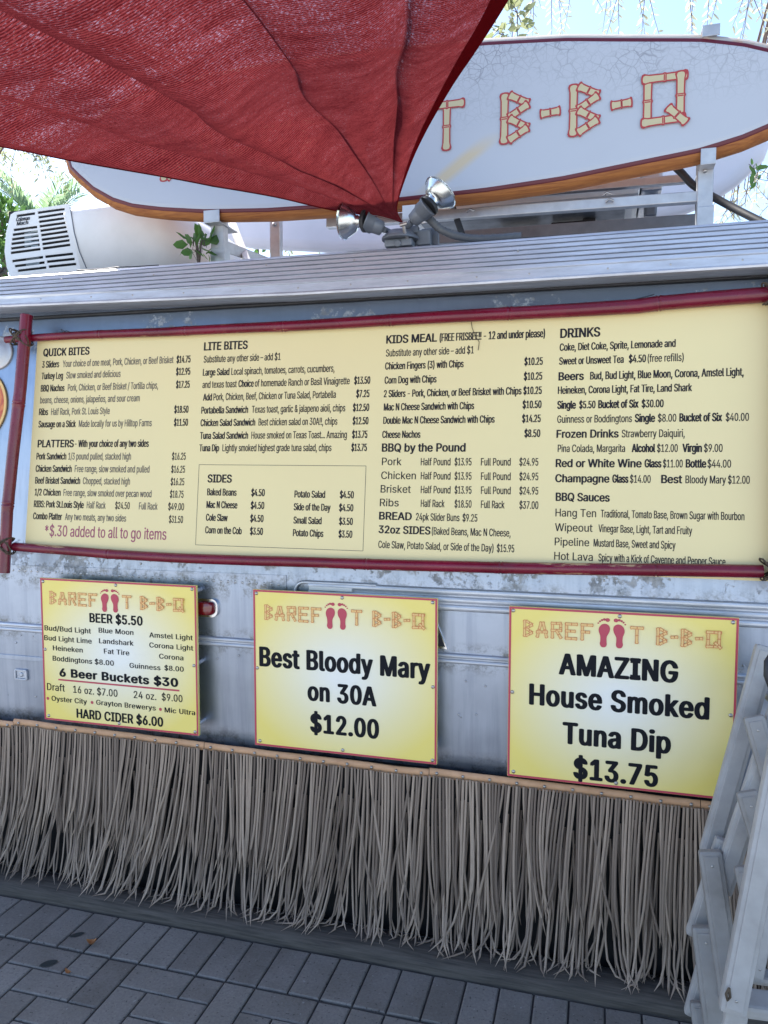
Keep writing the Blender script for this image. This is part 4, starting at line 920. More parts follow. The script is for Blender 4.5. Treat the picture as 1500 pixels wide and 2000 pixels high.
sign(-1.9955, -1.348, .638, 1.177, 'yellow beer price sign, the smallest lettering of the three, beside the red marker light',
     [T1(483, 395, 908, 17.5, 'BEER $5.50', .03), T1(115, 462, 490, 9.8, 'Bud/Bud Light', .022), T1(555, 481, 835, 9.8, 'Blue Moon', .022), T1(967, 519, 1318, 9.8, 'Amstel Light', .022),
      T1(113, 542, 496, 9.8, 'Bud Light Lime', .022), T1(558, 567, 836, 9.8, 'Landshark', .022), T1(967, 601, 1322, 9.8, 'Corona Light', .022),
      T1(183, 625, 423, 9.8, 'Heineken', .022), T1(598, 651, 802, 9.8, 'Fat Tire', .022), T1(1047, 692, 1242, 9.8, 'Corona', .022),
      T1(181, 709, 676, 9.8, 'Boddingtons $8.00', .022), T1(806, 767, 1055, 9.8, 'Guinness', .022), T1(1090, 787, 1244, 9.8, '$8.00', .022),
      T1(240, 836, 1195, 15.5, '6 Beer Buckets $30', .05), T1(135, 948, 277, 14, 'Draft', .012), T1(348, 970, 706, 14, '16 oz. $7.00', .012), T1(840, 1013, 1022, 14, '24 oz.', .012), T1(1068, 1032, 1235, 14, '$9.00', .012),
      T1(172, 1035, 457, 9.8, 'Oyster City', .022), T1(535, 1067, 1017, 9.8, 'Grayton Brewerys', .022), T1(1092, 1129, 1337, 9.8, 'Mic Ultra', .022), T1(378, 1172, 1075, 17.5, 'HARD CIDER $6.00', .03)],
     (a.x, b.x, a.z, .0485), [(c1(225, 862), c1(1210, 955), .003)], [c1(140, 1016), c1(500, 1050), c1(1056, 1106)])
sign(-1.1315, -.488, .6285, 1.1745, 'yellow sign for the Bloody Mary, between the beer sign and the tuna dip sign',
     [(509, 1300, 838, 37, 'Best Bloody Mary', .035), (603, 1367, 733, 36, 'on 30A', .035), (608, 1429, 738, 36, '$12.00', .035)],
     (Sp(517, 1212).x, Sp(830, 1225).x, Sp(517, 1210).z, .0515))
sign(-.261, .3995, .618, 1.1625, 'yellow sign for the house smoked tuna dip, beside the folded chairs',
     [(1094, 1316, 1321, 40, 'AMAZING', .037), (1036, 1375, 1382, 40, 'House Smoked', .035), (1101, 1451, 1307, 41, 'Tuna Dip', .035), (1122, 1519, 1282, 40, '$13.75', .035)],
     (Sp(1022, 1245).x, Sp(1408, 1268).x, Sp(1022, 1243).z, .052))

# ================================================================== THATCH PANELS
def thatch(x0, x1, zt, tilt, label, seed):
    rg = random.Random(seed); cx = (x0+x1)/2
    t = thing('thatch_panel', (cx, 2.40, .03), label, 'thatch panel', 'thatch panels nailed side by side along the foot of the trailer')
    def ztop(x): return zt + tilt*(x-cx) + .003*noise.noise(V((x*7, seed, 0)))
    mb = MB(); nx = 20; vs = []
    for i in range(nx+1):
        x = x0+(x1-x0)*i/nx; z = ztop(x); wob = .003*noise.noise(V((x*9, 3, seed)))
        vs += [(x, 2.408, z+.001), (x, 2.402+wob*.4, z), (x, 2.399+wob*.5, z-.026+wob), (x, 2.412, z-.028+wob)]
    mb.add(vs, [(4*i+k, 4*i+4+k, 4*i+5+k, 4*i+1+k) for i in range(nx) for k in range(3)], True)
    obj('binding_strip', mb, M['strip'], t)
    ns = 10
    for i in range(ns):
        x = x0+.025+(x1-x0-.05)*i/(ns-1); mb = MB(); mb.dome((x, 2.3985, ztop(x)-.012), .0055, (0, -1, 0), 8, .7); obj('screw', mb, M['screw'], t)
    mb = MB()
    def reed(x, L, lean, bow, yo, wd, flare, kink, top=0.0):
        n = 9; pts = []
        z0 = ztop(x)-.018-top; L = L-top
        for i in range(n+1):
            s = i/n
            px = x + lean*s**1.5*L + bow*math.sin(s*PI)*L + kink*max(0, s-.72)**1.5*L
            py = yo - flare*s**1.4
            zz = z0 - L*s
            pts.append(V((px, max(2.275, py), max(.047 if py > 2.272 else .01, zz))))
        vs = []
        sk = rg.choice((-1, 1))*rg.uniform(.5, 1)
        for i, p in enumerate(pts):
            d = (pts[min(i+1, n)]-pts[max(i-1, 0)]).normalized(); sd_ = V((0, 1, 0)).cross(d).normalized(); o = d.cross(sd_)
            if o.y > 0: o = -o
            s = i/n; q = wd*(1 if s < .9 else 1)
            h = q/2
            if i == n:
                tip = p + d*wd*1.6 + sd_*sk*h*.8; vs += [tip - sd_*.0004, tip, tip+o*.0006, tip, tip + sd_*.0004]
            else: vs += [p - sd_*h, p - sd_*h*.72 + o*h*.62, p + o*h*.9, p + sd_*h*.72 + o*h*.62, p + sd_*h]
        mb.add(vs, [(5*i+k, 5*i+5+k, 5*i+6+k, 5*i+1+k) for i in range(n) for k in range(4)], True)
        mb.add(vs, [(5*i+4, 5*i+9, 5*i+5, 5*i) for i in range(n)], False)
    def clump(x, f=3.3, o=0): return noise.noise(V((x*f, o, seed*.1))) + .55*noise.noise(V((x*f*3.1, o+5, .3)))
    frac = lambda x: min(1, max(0, (x+2.2)/2.6))
    # back, middle and front layers
    for lay, (step, yo, Lb, Lv, fl, wd) in enumerate(((.0150, 2.436, .592, .020, .120, .0066), (.0140, 2.430, .570, .028, .115, .0072), (.0108, 2.392, .350, .034, .040, .0082))):
        x = x0 + .004; b_lean = 0; b_n = 0; b_len = 0
        while x < x1-.003:
            fr = frac(x)
            if b_n <= 0:
                b_n = rg.randint(3, 9); b_lean = rg.gauss(0, .05 if lay < 2 else .035); b_len = rg.gauss(0, .022)
            b_n -= 1
            L_ = Lb + b_len + rg.uniform(-Lv, Lv)*.6
            if lay == 2: L_ += .10*fr + .05*clump(x, 2.2, 9)
            if lay == 1: L_ += -.015*(1-fr) + .02*clump(x, 4, 3)
            lean = .10*clump(x, 3.0, lay*3) + b_lean - .05*(1-fr)*(lay > 0) + rg.gauss(0, .010 if lay == 2 else .035)
            if rg.random() < .05: lean += rg.choice((-1, 1))*rg.uniform(.12, .26)
            reed(x + rg.uniform(-.001, .001), L_, lean, .03*clump(x, 4, lay+20)+rg.gauss(0, .006), yo + rg.uniform(-.003, .003), wd*rg.uniform(.85, 1.1), fl*rg.uniform(.6, 1.3), rg.gauss(-.25*(1-fr)+.1*fr, .16 + .22*(lay < 2)), (.17, .12, 0)[lay] + rg.uniform(-.05, .03)*(lay < 2))
            x += step*rg.uniform(.85, 1.15)
    obj('reeds', mb, M['reed'], t)
    return t
thatch(-2.98, -2.155, .607, -.004, 'grey thatch panel at the left edge, left of the beer price sign', 1)
thatch(-2.153, -1.338, .613, -.011, 'grey thatch panel hanging under the beer price sign', 2)
thatch(-1.336, -.518, .603, -.008, 'grey thatch panel hanging under the Bloody Mary sign', 3)
thatch(-.516, .312, .602, -.008, 'grey thatch panel hanging under the tuna dip sign', 4)
thatch(.314, 1.10, .598, -.004, 'grey thatch panel mostly hidden behind the folded chairs', 5)

# ================================================================== SURFBOARDS ON THE ROOF
def interp(tab, x):
    for (a, b), (c, d) in zip(tab, tab[1:]):
        if x <= c: return b+(d-b)*(x-a)/(c-a)
    return tab[-1][1]
BK = .05
def bY(z): return 2.72 + BK*(z-2.6)
def bfn(x, z, lift): return V((x, bY(z)-lift, z))
HW = [(-2.08, .0), (-2.068, .035), (-2.032, .068), (-1.965, .125), (-1.875, .174), (-1.789, .203), (-1.659, .225), (-1.475, .246), (-1.216, .259), (-.972, .261), (-.684, .255), (-.392, .245), (-.135, .226), (.03, .204), (.289, .171), (.417, .140), (.49, .113), (.56, .080), (.61, .045), (.635, .02), (.642, 0)]
def bc(x): return 2.79 - .018*(x+.2)
def board_ring():
    xs = [h[0] for h in HW]; X = []
    for a, b in zip(xs, xs[1:]):
        k = max(1, int((b-a)/.05)); X += [a+(b-a)*i/k for i in range(k)]
    X.append(xs[-1])
    def hw(x):
        # smooth (Catmull-Rom like average of the table)
        return (interp(HW, max(-2.08, x-.02)) + 2*interp(HW, x) + interp(HW, min(.642, x+.02)))/4 if -2.03 < x < .6 else interp(HW, x)
    lo = [(x, bc(x)-hw(x)) for x in X]; hi = [(x, bc(x)+hw(x)) for x in X[::-1]][1:-1]
    return lo + hi
def offs(r, d):
    n = len(r); out = []
    for i in range(n):
        t = (V(r[(i+1) % n])-V(r[i-1])).to_2d().normalized(); out.append((r[i][0]+t.y*d, r[i][1]-t.x*d))
    return out
ring = board_ring()
def make_board(name, pts, label, fnY, face_m, rail_m, thick=.115, pin=True):
    t = thing(name, (-.56, fnY(2.54), 2.54), label, 'surfboard')
    n = len(pts)
    def sc(f): cx = sum(p[0] for p in pts)/n; cz = sum(p[1] for p in pts)/n; return [((p[0]-cx)*(1-(1-f)*.25)+cx, (p[1]-cz)*f+cz) for p in pts]
    mb = MB(); vs = []
    for f, d in ((1, 0), (.97, .002), (.93, .003)): vs += [(x, fnY(z)-d, z) for x, z in sc(f)]
    mb.add(vs, [(L_*n+i, L_*n+(i+1) % n, (L_+1)*n+(i+1) % n, (L_+1)*n+i) for L_ in range(2) for i in range(n)], True)
    mb.poly([sc(.93)], lambda a, b: V((a, fnY(b)-.003, b)))
    deck = obj('deck', mb, face_m, t)
    mb = MB(); vs = []
    for off_, dp in ((-.001, .0005), (.014, .004), (.028, .014), (.034, .040), (.027, .072), (.006, .10), (-.02, .112), (-.06, thick)): vs += [(x, fnY(z)+dp, z) for x, z in offs(pts, off_)]
    mb.add(vs, [(L_*n+i, (L_+1)*n+i, (L_+1)*n+(i+1) % n, L_*n+(i+1) % n) for L_ in range(7) for i in range(n)], True)
    vs = [(x, fnY(z)+thick, z) for x, z in offs(pts, -.06)] + [(x, fnY(z)+thick+.01, z) for x, z in sc(.3)]
    mb.add(vs, [(i, n+i, n+(i+1) % n, (i+1) % n) for i in range(n)], True); mb.add(vs[n:], [tuple(range(n))])
    rl = obj('rail', mb, rail_m, t)
    if pin:
        mb = MB(); vs = [(x, fnY(z)-.0015, z) for x, z in offs(pts, -.003)] + [(x, fnY(z)-.001, z) for x, z in offs(pts, .007)] + [(x, fnY(z)+.003, z) for x, z in offs(pts, .0105)]
        mb.add(vs, [(i+k*n, (i+1) % n+k*n, n+(i+1) % n+k*n, n+i+k*n) for k in (0, 1) for i in range(n)], True)
        obj('pinline', mb, M['pin'], t)
    return t, deck
sb, deck = make_board('surfboard', ring, 'white surfboard with orange rail and bamboo lettering mounted on the trailer roof', bY, M['deck'], M['rail'])
ln, fl, rd = MB(), MB(), MB()
fB = lambda x, z, l: bfn(x, z, l+.0035)
logo(ln, fl, rd, -1.66, .25, 2.692, .170, fB, sw=.175, ow=.030)
obj('logo_outline', ln, M['boneline'], deck); obj('logo_fill', fl, M['bone'], deck); obj('logo_footprints', rd, M['boneline'], deck)
# second board behind, seen from its blank side
r2 = [((-.50-(x+.56)*1.0)-.0, 2.99+(z-2.79)*1.12) for x, z in ring][::-1]
r2 = [(x*1.06-.40, z) for x, z in r2]
make_board('surfboard', r2, 'blank lavender white surfboard standing behind the lettered one', lambda z: 3.90+.0*z, M['board2'], M['board2'], .11, False)

# ================================================================== SIGN RACK (posts, rails, clamps)
rk = thing('sign_rack', (-.55, 2.8, 2.36), 'aluminium rack of posts and rails with clamps holding the lettered surfboard', 'rack')
def post(px0, px1, py0, py1, Y, d=.04):
    a = P((px0+px1)/2, py0, Y); b = P((px0+px1)/2, py1, Y); wv = (P(px1, py0, Y)-P(px0, py0, Y)).length
    q = MB(); q.box(((a.x+b.x)/2, Y+d/2, (a.z+b.z)/2), (wv, d, abs(a.z-b.z)), None, .003); return q
obj('post', post(412, 437, 424, 560, 2.755), M['steel'], rk)
obj('post', post(1362, 1392, 296, 490, 2.765, .045), M['steel'], rk)
for a in ((411, 438.5, 484, 560, 2.752), (1360.5, 1393.5, 402, 490, 2.762)):
    obj('foot_sleeve', post(*a[:4], a[4], .05), M['steel'], rk)
obj('post', post(527, 546, 425, 540, 3.3), M['steel'], rk)
def clamp(pxa, pxb, pya, pyb, z_sign):
    q = MB(); Yf = bY(P(pxa, pya, 2.72).z)-.006
    a = P(pxa, pya, Yf); b = P(pxb, pyb, Yf)
    zt, zb = max(a.z, b.z), min(a.z, b.z); w_ = b.x-a.x; cx = (a.x+b.x)/2
    q.box((cx, Yf, (zt+zb)/2), (w_, .005, zt-zb), None, .001)
    ze = zb if z_sign < 0 else zt
    q.box((cx, Yf+.075, ze), (w_, .155, .005), None, .001)
    return q
obj('clamp', clamp(398, 429, 412, 432, -1), M['steel'], rk)
obj('clamp', clamp(1369, 1398, 291, 318, -1), M['steel'], rk)
obj('clamp', clamp(1372, 1406, 52, 68, 1), M['steel'], rk)
obj('clamp', clamp(398, 430, 150, 170, 1), M['steel'], rk)
obj('clamp', clamp(786, 812, 402, 425, -1), M['ac'], rk)
def barpx(a, b, Y0, Y1, wd, dp):
    q = MB(); q.bar(P(*a, Y0), P(*b, Y1), dp, wd); return q
obj('rail', barpx((640, 438), (1362, 386), 2.84, 2.80, .034, .034), M['steel'], rk)
obj('rail', barpx((840, 468), (1362, 432), 3.12, 3.0, .045, .035), M['gray'], rk)
obj('rail', barpx((760, 398), (1340, 350), 3.14, 3.1, .03, .03), M['steel'], rk)
obj('brace', barpx((436, 480), (530, 515), 2.80, 3.3, .045, .004), M['steel'], rk)
obj('brace', barpx((452, 432), (482, 512), 3.25, 2.95, .028, .028), M['ac'], rk)
obj('brace', barpx((884, 404), (904, 462), 2.83, 2.80, .026, .006), M['black'], rk)
mb = MB()
for a in ((920, 417), (1185, 385), (1190, 398)):
    p = P(*a, 2.80); mb.tube([p+V((-.012, -.02, 0)), p+V((0, -.026, .008)), p+V((.014, -.02, .002))], .004, 6)
p = P(1377, 333, 2.76); mb.dome(p, .007, (0, -1, 0), 8, .7); p = P(535, 438, 3.29); mb.dome(p, .009, (0, -1, 0), 8, .7)
obj('bolt', mb, M['screw'], rk)

# ================================================================== AIR CONDITIONERS
ac = thing('air_conditioner', (-2.0, 3.2, 2.37), 'white rooftop air conditioner with black slotted grille at the left of the roof', 'air conditioner')
def AX(cx, cy, Y=2.95): return P(cx/3.488, 270+cy/3.488, Y)
def quadY(cx): return 2.95 + max(0, (470-cx))*.00014
plate = [(72, 520), (100, 502), (468, 446), (492, 560), (522, 720), (584, 892), (560, 902), (72, 945), (46, 880), (30, 770), (42, 640)]
slots = []
for x0, x1, y0, y1 in ((255, 440, 508, 482), (260, 443, 540, 512), (263, 447, 570, 544), (268, 452, 601, 575), (273, 458, 631, 604), (278, 462, 661, 634), (282, 468, 692, 666), (287, 473, 722, 695), (290, 478, 752, 726), (307, 497, 808, 787), (318, 508, 842, 822), (330, 522, 876, 856),
                       (112, 238, 530, 512), (92, 253, 626, 604), (85, 257, 658, 635), (80, 262, 690, 664), (76, 266, 720, 695), (74, 270, 752, 725), (72, 275, 782, 755), (82, 293, 838, 810), (100, 303, 872, 846), (120, 315, 903, 880)):
    slots.append([(x0, y0-9.5), (x0+1, y0+8.5), (x1+1, y1+8.5), (x1, y1-9.5)])
ff = lambda u, v: AX(u, -v, quadY(u))
mb = MB(); mb.poly([[(x, -y) for x, y in plate][::-1]] + [[(x, -y) for x, y in s] for s in slots], ff, .004, (0, -1, 0))
gr = obj('grille', mb, M['ac'], ac)
mb = MB()
a, b = AX(60, 500, 3.045), AX(480, 470, 3.045); c, d = AX(580, 930, 3.045), AX(60, 930, 3.045)
mb.add([a, b, c, d], [(0, 1, 2, 3)]); obj('grille_recess', mb, M['dark'], gr)
for x0, x1, y0, y1 in ((170, 215, 625, 750), (215, 262, 630, 760), (180, 270, 800, 890)):
    mb = MB()
    for j in range(5):
        y = y0+(y1-y0)*j/5; p, q = AX(x0, y+6, 3.03), AX(x1, y, 3.03); mb.bar(p, q, .006, .012, bev=0)
    obj('coil_fins', mb, M['coil'], gr)
mb = MB(); lay = [('Coleman', 110, 200, 567, .0006), ('Mach', 115, 190, 596, .0006)]
for txt, x0, x1, yb, l in lay:
    A, B = AX(x0, yb, quadY(x0)-.001), AX(x1, yb-10, quadY(x1)-.001)
    sl = (B-A).normalized()
    write(mb, txt, 0, (B-A).length, 0, .017, lambda u, v, lf, A=A, sl=sl: A + sl*(u+v*.28) + V((0, -lf-.001, v)), .03)
obj('lettering', mb, M['ink'], gr)
def loft(secs, close=True):
    q = MB(); n = len(secs[0]); vs = [p for s_ in secs for p in s_]
    q.add(vs, [(i*n+k, (i+1)*n+k, (i+1)*n+(k+1) % n, i*n+(k+1) % n) for i in range(len(secs)-1) for k in range(n)], True)
    q.add(secs[0], [tuple(range(n))]); q.add(secs[-1], [tuple(range(n))[::-1]]); return q
def acsec(x, yf, yb, zb, zt, r, lean=0.0):
    pts = []
    for i in range(7): a = PI/2*i/6; pts.append((yf+r-r*math.cos(a), zt-r+r*math.sin(a)))
    for i in range(7): a = PI/2*i/6; pts.append((yb-r+r*math.sin(a), zt-r+r*math.cos(a)))
    pts += [(yb, zb), (yf-.004, zb)]
    return [V((x+lean*(z-zb), y, z)) for y, z in pts]
secs = []
for x, yf, zt, r, ln_ in ((-2.50, 3.07, 2.675, .03, -.2), (-2.495, 3.06, 2.685, .03, -.2), (-2.235, 3.055, 2.705, .035, -.28), (-2.23, 2.962, 2.712, .035, -.28), (-2.20, 2.95, 2.716, .035, -.28), (-2.00, 2.95, 2.722, .04, -.2), (-1.90, 2.95, 2.715, .05, -.1), (-1.84, 2.953, 2.708, .07, -.05), (-1.80, 2.965, 2.695, .09, 0), (-1.77, 2.99, 2.675, .10, 0), (-1.74, 3.02, 2.65, .10, 0), (-1.71, 3.055, 2.615, .10, 0), (-1.685, 3.09, 2.57, .09, 0), (-1.665, 3.12, 2.52, .07, 0), (-1.65, 3.15, 2.45, .04, 0)):
    secs.append(acsec(x+.02, yf, 3.62, 2.385, zt, r, ln_))
obj('shroud', loft(secs), M['ac'], ac, fix=True)
mb = MB(); a, b = AX(478, 470, 2.949), AX(588, 885, 2.945); mb.tube([a, AX(505, 640, 2.947), AX(540, 770, 2.946), b], .0022, 5)
obj('seam', mb, M['gray'], ac)
# second unit under the lettered board
a2 = thing('air_conditioner', (.0, 3.2, 2.38), 'pale boxy roof unit half hidden under the right end of the lettered surfboard', 'air conditioner')
pA, pB = P(880, 400, 3.15), P(1252, 300, 3.15)
mb = MB(); zb_ = P(1250, 378, 3.15).z
mb.box(((pA.x+pB.x)/2-.1, 3.40, zb_+.14), (pB.x-pA.x+.2, .5, .28), None, .02); obj('shroud', mb, M['ac'], a2)
mb = MB(); mb.box((pB.x+.045, 3.42, zb_+.15), (.08, .44, .25), None, .015); obj('end_cap', mb, M['steel'], a2)
mb = MB(); mb.box(((pA.x+pB.x)/2-.1, 3.40, zb_-.02), (pB.x-pA.x+.1, .46, .04), None, .005); mb.box((pB.x+.05, 3.36, zb_-.0), (.05, .05, .06), None, .01)
obj('base_pan', mb, M['gray'], a2)
for px_, py_, ww in ((1010, 443, .16), (1110, 432, .14), (1150, 425, .05)):
    p = P(px_, py_, 3.2); mb = MB(); mb.box((p.x, 3.3, p.z), (ww, .1, .03), None, .006); obj('mounting_foot', mb, M['black'], a2)

# ================================================================== FLOODLIGHTS, CONDUIT, HOSE
fl_ = thing('twin_floodlight', P(790, 488, 2.53), 'grey twin floodlight with two silvered bulbs on the roof edge under the sail tip', 'floodlight')
LY = 2.53
def LP(cx, cy, Y=LY): return P(640+cx/4.1667, 330+cy/4.1667, Y)
mb = MB(); a, b = LP(462, 640), LP(690, 560); c = (a+b)/2
mb.box((c.x, LY+.03, c.z), (b.x-a.x, .075, b.z-a.z), None, .008)
t0 = LP(575, 555); mb.lathe((t0.x, LY+.025, t0.z-.004), (0, 0, 1), [(0, .062), (.008, .062), (.012, .056), (.028, .042), (.032, .02)], 20)
mb.lathe((c.x, LY-.008, c.z-.004), (0, -1, 0), [(0, .012), (.004, .012), (.005, .008)], 12)
obj('junction_box', mb, M['gray'], fl_)
def lamp(p0, p1, p2, p3, yo0, yo1):
    """knuckle p0, socket p1-p2, bulb face p3 (photo points)"""
    A, B, D, E_ = LP(*p0, LY+.02), LP(*p1, LY+yo0*.3), LP(*p2, LY+yo0), LP(*p3, LY+yo1)
    q = MB(); q.tube([LP(575, 545, LY+.02), A, B], [.009, .009, .011], 10)
    ax = (D-B); L_ = ax.length
    q.lathe(B, ax, [(0, .016), (.004, .023), (.03, .026), (L_*.55, .0285), (L_*.56, .031), (L_*.92, .031), (L_*.93, .034), (L_, .034)], 20)
    so = obj('socket', q, M['gray'], fl_)
    ax = (E_-D); Lb = ax.length
    q = MB(); q.lathe(D, ax, [(-.004, .036), (.006, .036), (.007, .028), (.012, .028)], 20); obj('gasket', q, M['black'], so)
    q = MB(); q.lathe(D, ax, [(.0, .021), (.012, .023), (.016, .019), (.022, .023), (.028, .021), (Lb*.42, .034), (Lb*.6, .045), (Lb*.78, .054), (Lb*.9, .0585)], 28)
    bu = obj('bulb', q, M['silver'], fl_)
    q = MB(); q.lathe(D, ax, [(Lb*.88, .0605), (Lb*.94, .062), (Lb*.985, .060), (Lb*1.02, .045), (Lb*1.035, .02), (Lb*1.038, .002)], 28); obj('bulb_lens', q, M['glass'], bu)
lamp((478, 500), (450, 490), (305, 425), (125, 420), -.03, -.025)
lamp((640, 480), (690, 425), (820, 300), (925, 185), -.03, -.005)
mb = MB(); mb.tube([LP(520, 560, LY+.05), LP(440, 500, LY+.1)], .008, 8); obj('tie_bracket', mb, M['ac'], fl_)
mb = MB(); p = LP(780, 560, LY+.05); mb.box((p.x, LY+.06, p.z), (.05, .04, .05), None, .006); p = LP(700, 500, LY+.05); mb.box((p.x, LY+.05, p.z), (.035, .03, .025), None, .004); p = LP(835, 555, LY+.09); mb.box((p.x, LY+.09, p.z), (.06, .02, .055), None, .004)
obj('mounting_bracket', mb, M['gray'], fl_)
mb = MB(); pts = [LP(815, 395, LY+.03), LP(850, 430, LY+.03), LP(910, 490, LY+.04), LP(1010, 535, LY+.05), LP(1120, 562, LY+.06), LP(1250, 570, LY+.07), LP(1400, 562, LY+.08), LP(1600, 545, LY+.09)]
sm = []
for i in range(len(pts)-1):
    for s in range(8): sm.append(pts[i].lerp(pts[i+1], s/8))
for _ in range(8): sm = [sm[0]] + [(sm[i-1]+sm[i]*2+sm[i+1])/4 for i in range(1, len(sm)-1)] + [sm[-1]]
mb.tube(sm, [.0135+.0012*math.sin(i*2.4) for i in range(len(sm))], 10)
tag(obj('conduit', mb, M['conduit'], origin=sm[0]), 'grey flexible conduit curving from the right floodlight along the roof edge', 'conduit')
mb = MB(); pts = [P(1310, 318, 2.95), P(1332, 338, 2.95), P(1352, 362, 2.93), P(1392, 384, 2.92), P(1430, 405, 2.88), P(1480, 430, 2.80), P(1560, 470, 2.7)]
sm = []
for i in range(len(pts)-1):
    for s in range(6): sm.append(pts[i].lerp(pts[i+1], s/6))
for _ in range(6): sm = [sm[0]] + [(sm[i-1]+sm[i]*2+sm[i+1])/4 for i in range(1, len(sm)-1)] + [sm[-1]]
mb.tube(sm, .013, 10); tag(obj('hose', mb, M['black'], origin=sm[0]), 'black hose sloping down behind the right post of the rack', 'hose')
mb = MB(); a, b = P(1352, 318, 2.99), P(1400, 440, 2.99); mb.box(((a.x+b.x)/2, 3.0, (a.z+b.z)/2), (b.x-a.x-.03, .02, a.z-b.z), None, .004)
obj('dark_plate', mb, M['black'], rk)
mb = MB(); mb.tube([P(150, 528, 2.62), P(200, 526, 2.62), P(226, 522, 2.62), P(260, 521, 2.62), P(310, 518, 2.62)], .0022, 6); mb.tube([P(221, 527, 2.62), P(230, 522, 2.62), P(250, 521, 2.62)], .002, 6)
tag(obj('loose_wire', mb, M['black'], origin=P(221, 527, 2.62)), 'thin black wire lying on the roof edge below the air conditioner', 'wire')

# ================================================================== SHADE SAIL
sl = thing('shade_sail', P(785, 432, 2.52), 'red shade sail of knitted cloth stretched from the roof edge overhead', 'shade sail')
LE = [(786, 436, 2.50), (740, 421, 2.492), (640, 403, 2.475), (520, 372, 2.445), (350, 338, 2.40), (130, 301, 2.34), (0, 277, 2.30), (-300, 225, 2.22), (-700, 150, 2.12), (-1100, 60, 2.02)]
RE = [(787, 434, 2.50), (776, 402, 2.478), (800, 325, 2.40), (832, 255, 2.29), (882, 168, 2.10), (933, 92, 1.92), (990, 2, 1.72), (1075, -150, 1.44), (1170, -340, 1.18), (1300, -600, .92)]
def curve(E_, t):
    s = t*(len(E_)-1); i = min(int(s), len(E_)-2); f = s-i
    p0, p1, p2, p3 = (P(*E_[max(0, min(len(E_)-1, i+j))]) for j in (-1, 0, 1, 2))
    return .5*((2*p1)+(p2-p0)*f+(2*p0-5*p1+4*p2-p3)*f*f+(3*p1-p0-3*p2+p3)*f**3)
NU, NT = 220, 150
KN = [0, .17, .35, .575, .80, 1.0]                     # creases run from the tip at these fractions
AM = [.030, .050, .060, .055, .030]
def fold(u, t):
    for k in range(5):
        if u <= KN[k+1] or k == 4:
            q = (u-KN[k])/(KN[k+1]-KN[k]); q = min(1, max(0, q))
            return -AM[k]*(math.sin(PI*q**.55)**.9 - .25*math.sin(2*PI*q)*(1 if k % 2 else -1))
grid = []
for j in range(NT+1):
    t = (j/NT)**1.25
    A, B = curve(LE, t), curve(RE, t); rowp = []
    amp = min(1, (A-B).length/.9)**1.0
    for i in range(NU+1):
        u = i/NU
        dA, dB = (A-O).dot(FW), (B-O).dot(FW)
        p = A.lerp(B, (u/dB)/((1-u)/dA + u/dB))       # even spacing of the threads as they fan out
        chord = (A-B).length
        sagz = -.16*chord*4*u*(1-u)*.35*min(1, t*2)
        edge = min(1, u/.05)*min(1, (1-u)/.06)
        u_ = u + .005*noise.noise(V((t*3, u*3, 5)))*edge
        p = p + V((0, .1, 1))*(fold(u_, t)*amp)
        q = noise.noise(V((u*9, t*4, 2)))*.006*amp*edge
        rowp.append(p + V((0, 0, q)))
    grid.append(rowp)
def sail_mesh(name, i0, i1, m, dz):
    vs = []; W = i1-i0+1
    for j in range(NT+1):
        for i in range(i0, i1+1): vs.append(grid[j][i] + V((0, 0, dz)))
    q = MB(); q.add(vs, [(j*W+i, j*W+i+1, (j+1)*W+i+1, (j+1)*W+i) for j in range(NT) for i in range(W-1)], True)
    o = obj(name, q, m, sl); uvl = o.data.uv_layers.new(name='UVMap')
    uvv = [((j/NT)**1.25, (i0+i)/NU) for j in range(NT+1) for i in range(W)]
    for lp in o.data.loops: uvl.data[lp.index].uv = uvv[lp.vertex_index]
    return o
sail_mesh('cloth', 0, NU, M['sail'], 0)
sail_mesh('hem', int(NU*.958), NU, M['hem'], -.004)
hm = sail_mesh('hem', 0, int(NU*.03), M['hem'], -.004)
mb = MB(); mb.tube([P(787, 434, 2.49), P(790, 452, 2.50), P(796, 466, 2.53)], .006, 8); mb.lathe(P(788, 438, 2.485), (1, 0, .2), [(-.012, .007), (.012, .007)], 8)
obj('shackle', mb, M['screw'], sl)

# ================================================================== FOLDED CHAIRS
def chair(label, bars, knobs=(), m='chair', loc=None):
    pts0 = P(*loc)
    t = thing('folding_chair', (pts0.x, pts0.y, 0), label, 'chair', 'folded white chairs leaning together at the right edge')
    for name, a, b, wd, dp, mm in bars:
        q = MB(); A, B = P(*a), P(*b)
        if name in ('slat', 'cross_rail'): B = A + V((.47, .03, 0))
        q.bar(A, B, wd, dp, (0, 1, 0), .009)
        ax = (B-A).normalized(); sd_ = ax.cross(V((0, 1, 0))).normalized(); fr_ = ax.cross(sd_)
        if fr_.y > 0: fr_ = -fr_
        if name in ('back_leg', 'front_leg'):                   # raised half-round bead along the face, screw heads near the ends
            q.bar(A + ax*.012 + fr_*dp*.5, B - ax*.012 + fr_*dp*.5, wd*.62, .006, (0, 1, 0), .0025)
        o_ = obj(name, q, M[mm], t)
        if name in ('back_leg', 'front_leg'):
            q = MB()
            for e_ in (A + ax*.035, B - ax*.035): q.dome(e_ + fr_*(dp*.5+.003), .0035, fr_, 8, .5)
            obj('screw', q, M['screw'], o_)
        if name in ('back_leg', 'front_leg'):
            q = MB(); q.bar(A+V((.46, .03, 0)), B+V((.46, .03, 0)), wd, dp, (0, 1, 0), .006); obj(name, q, M[mm], t)
    return t
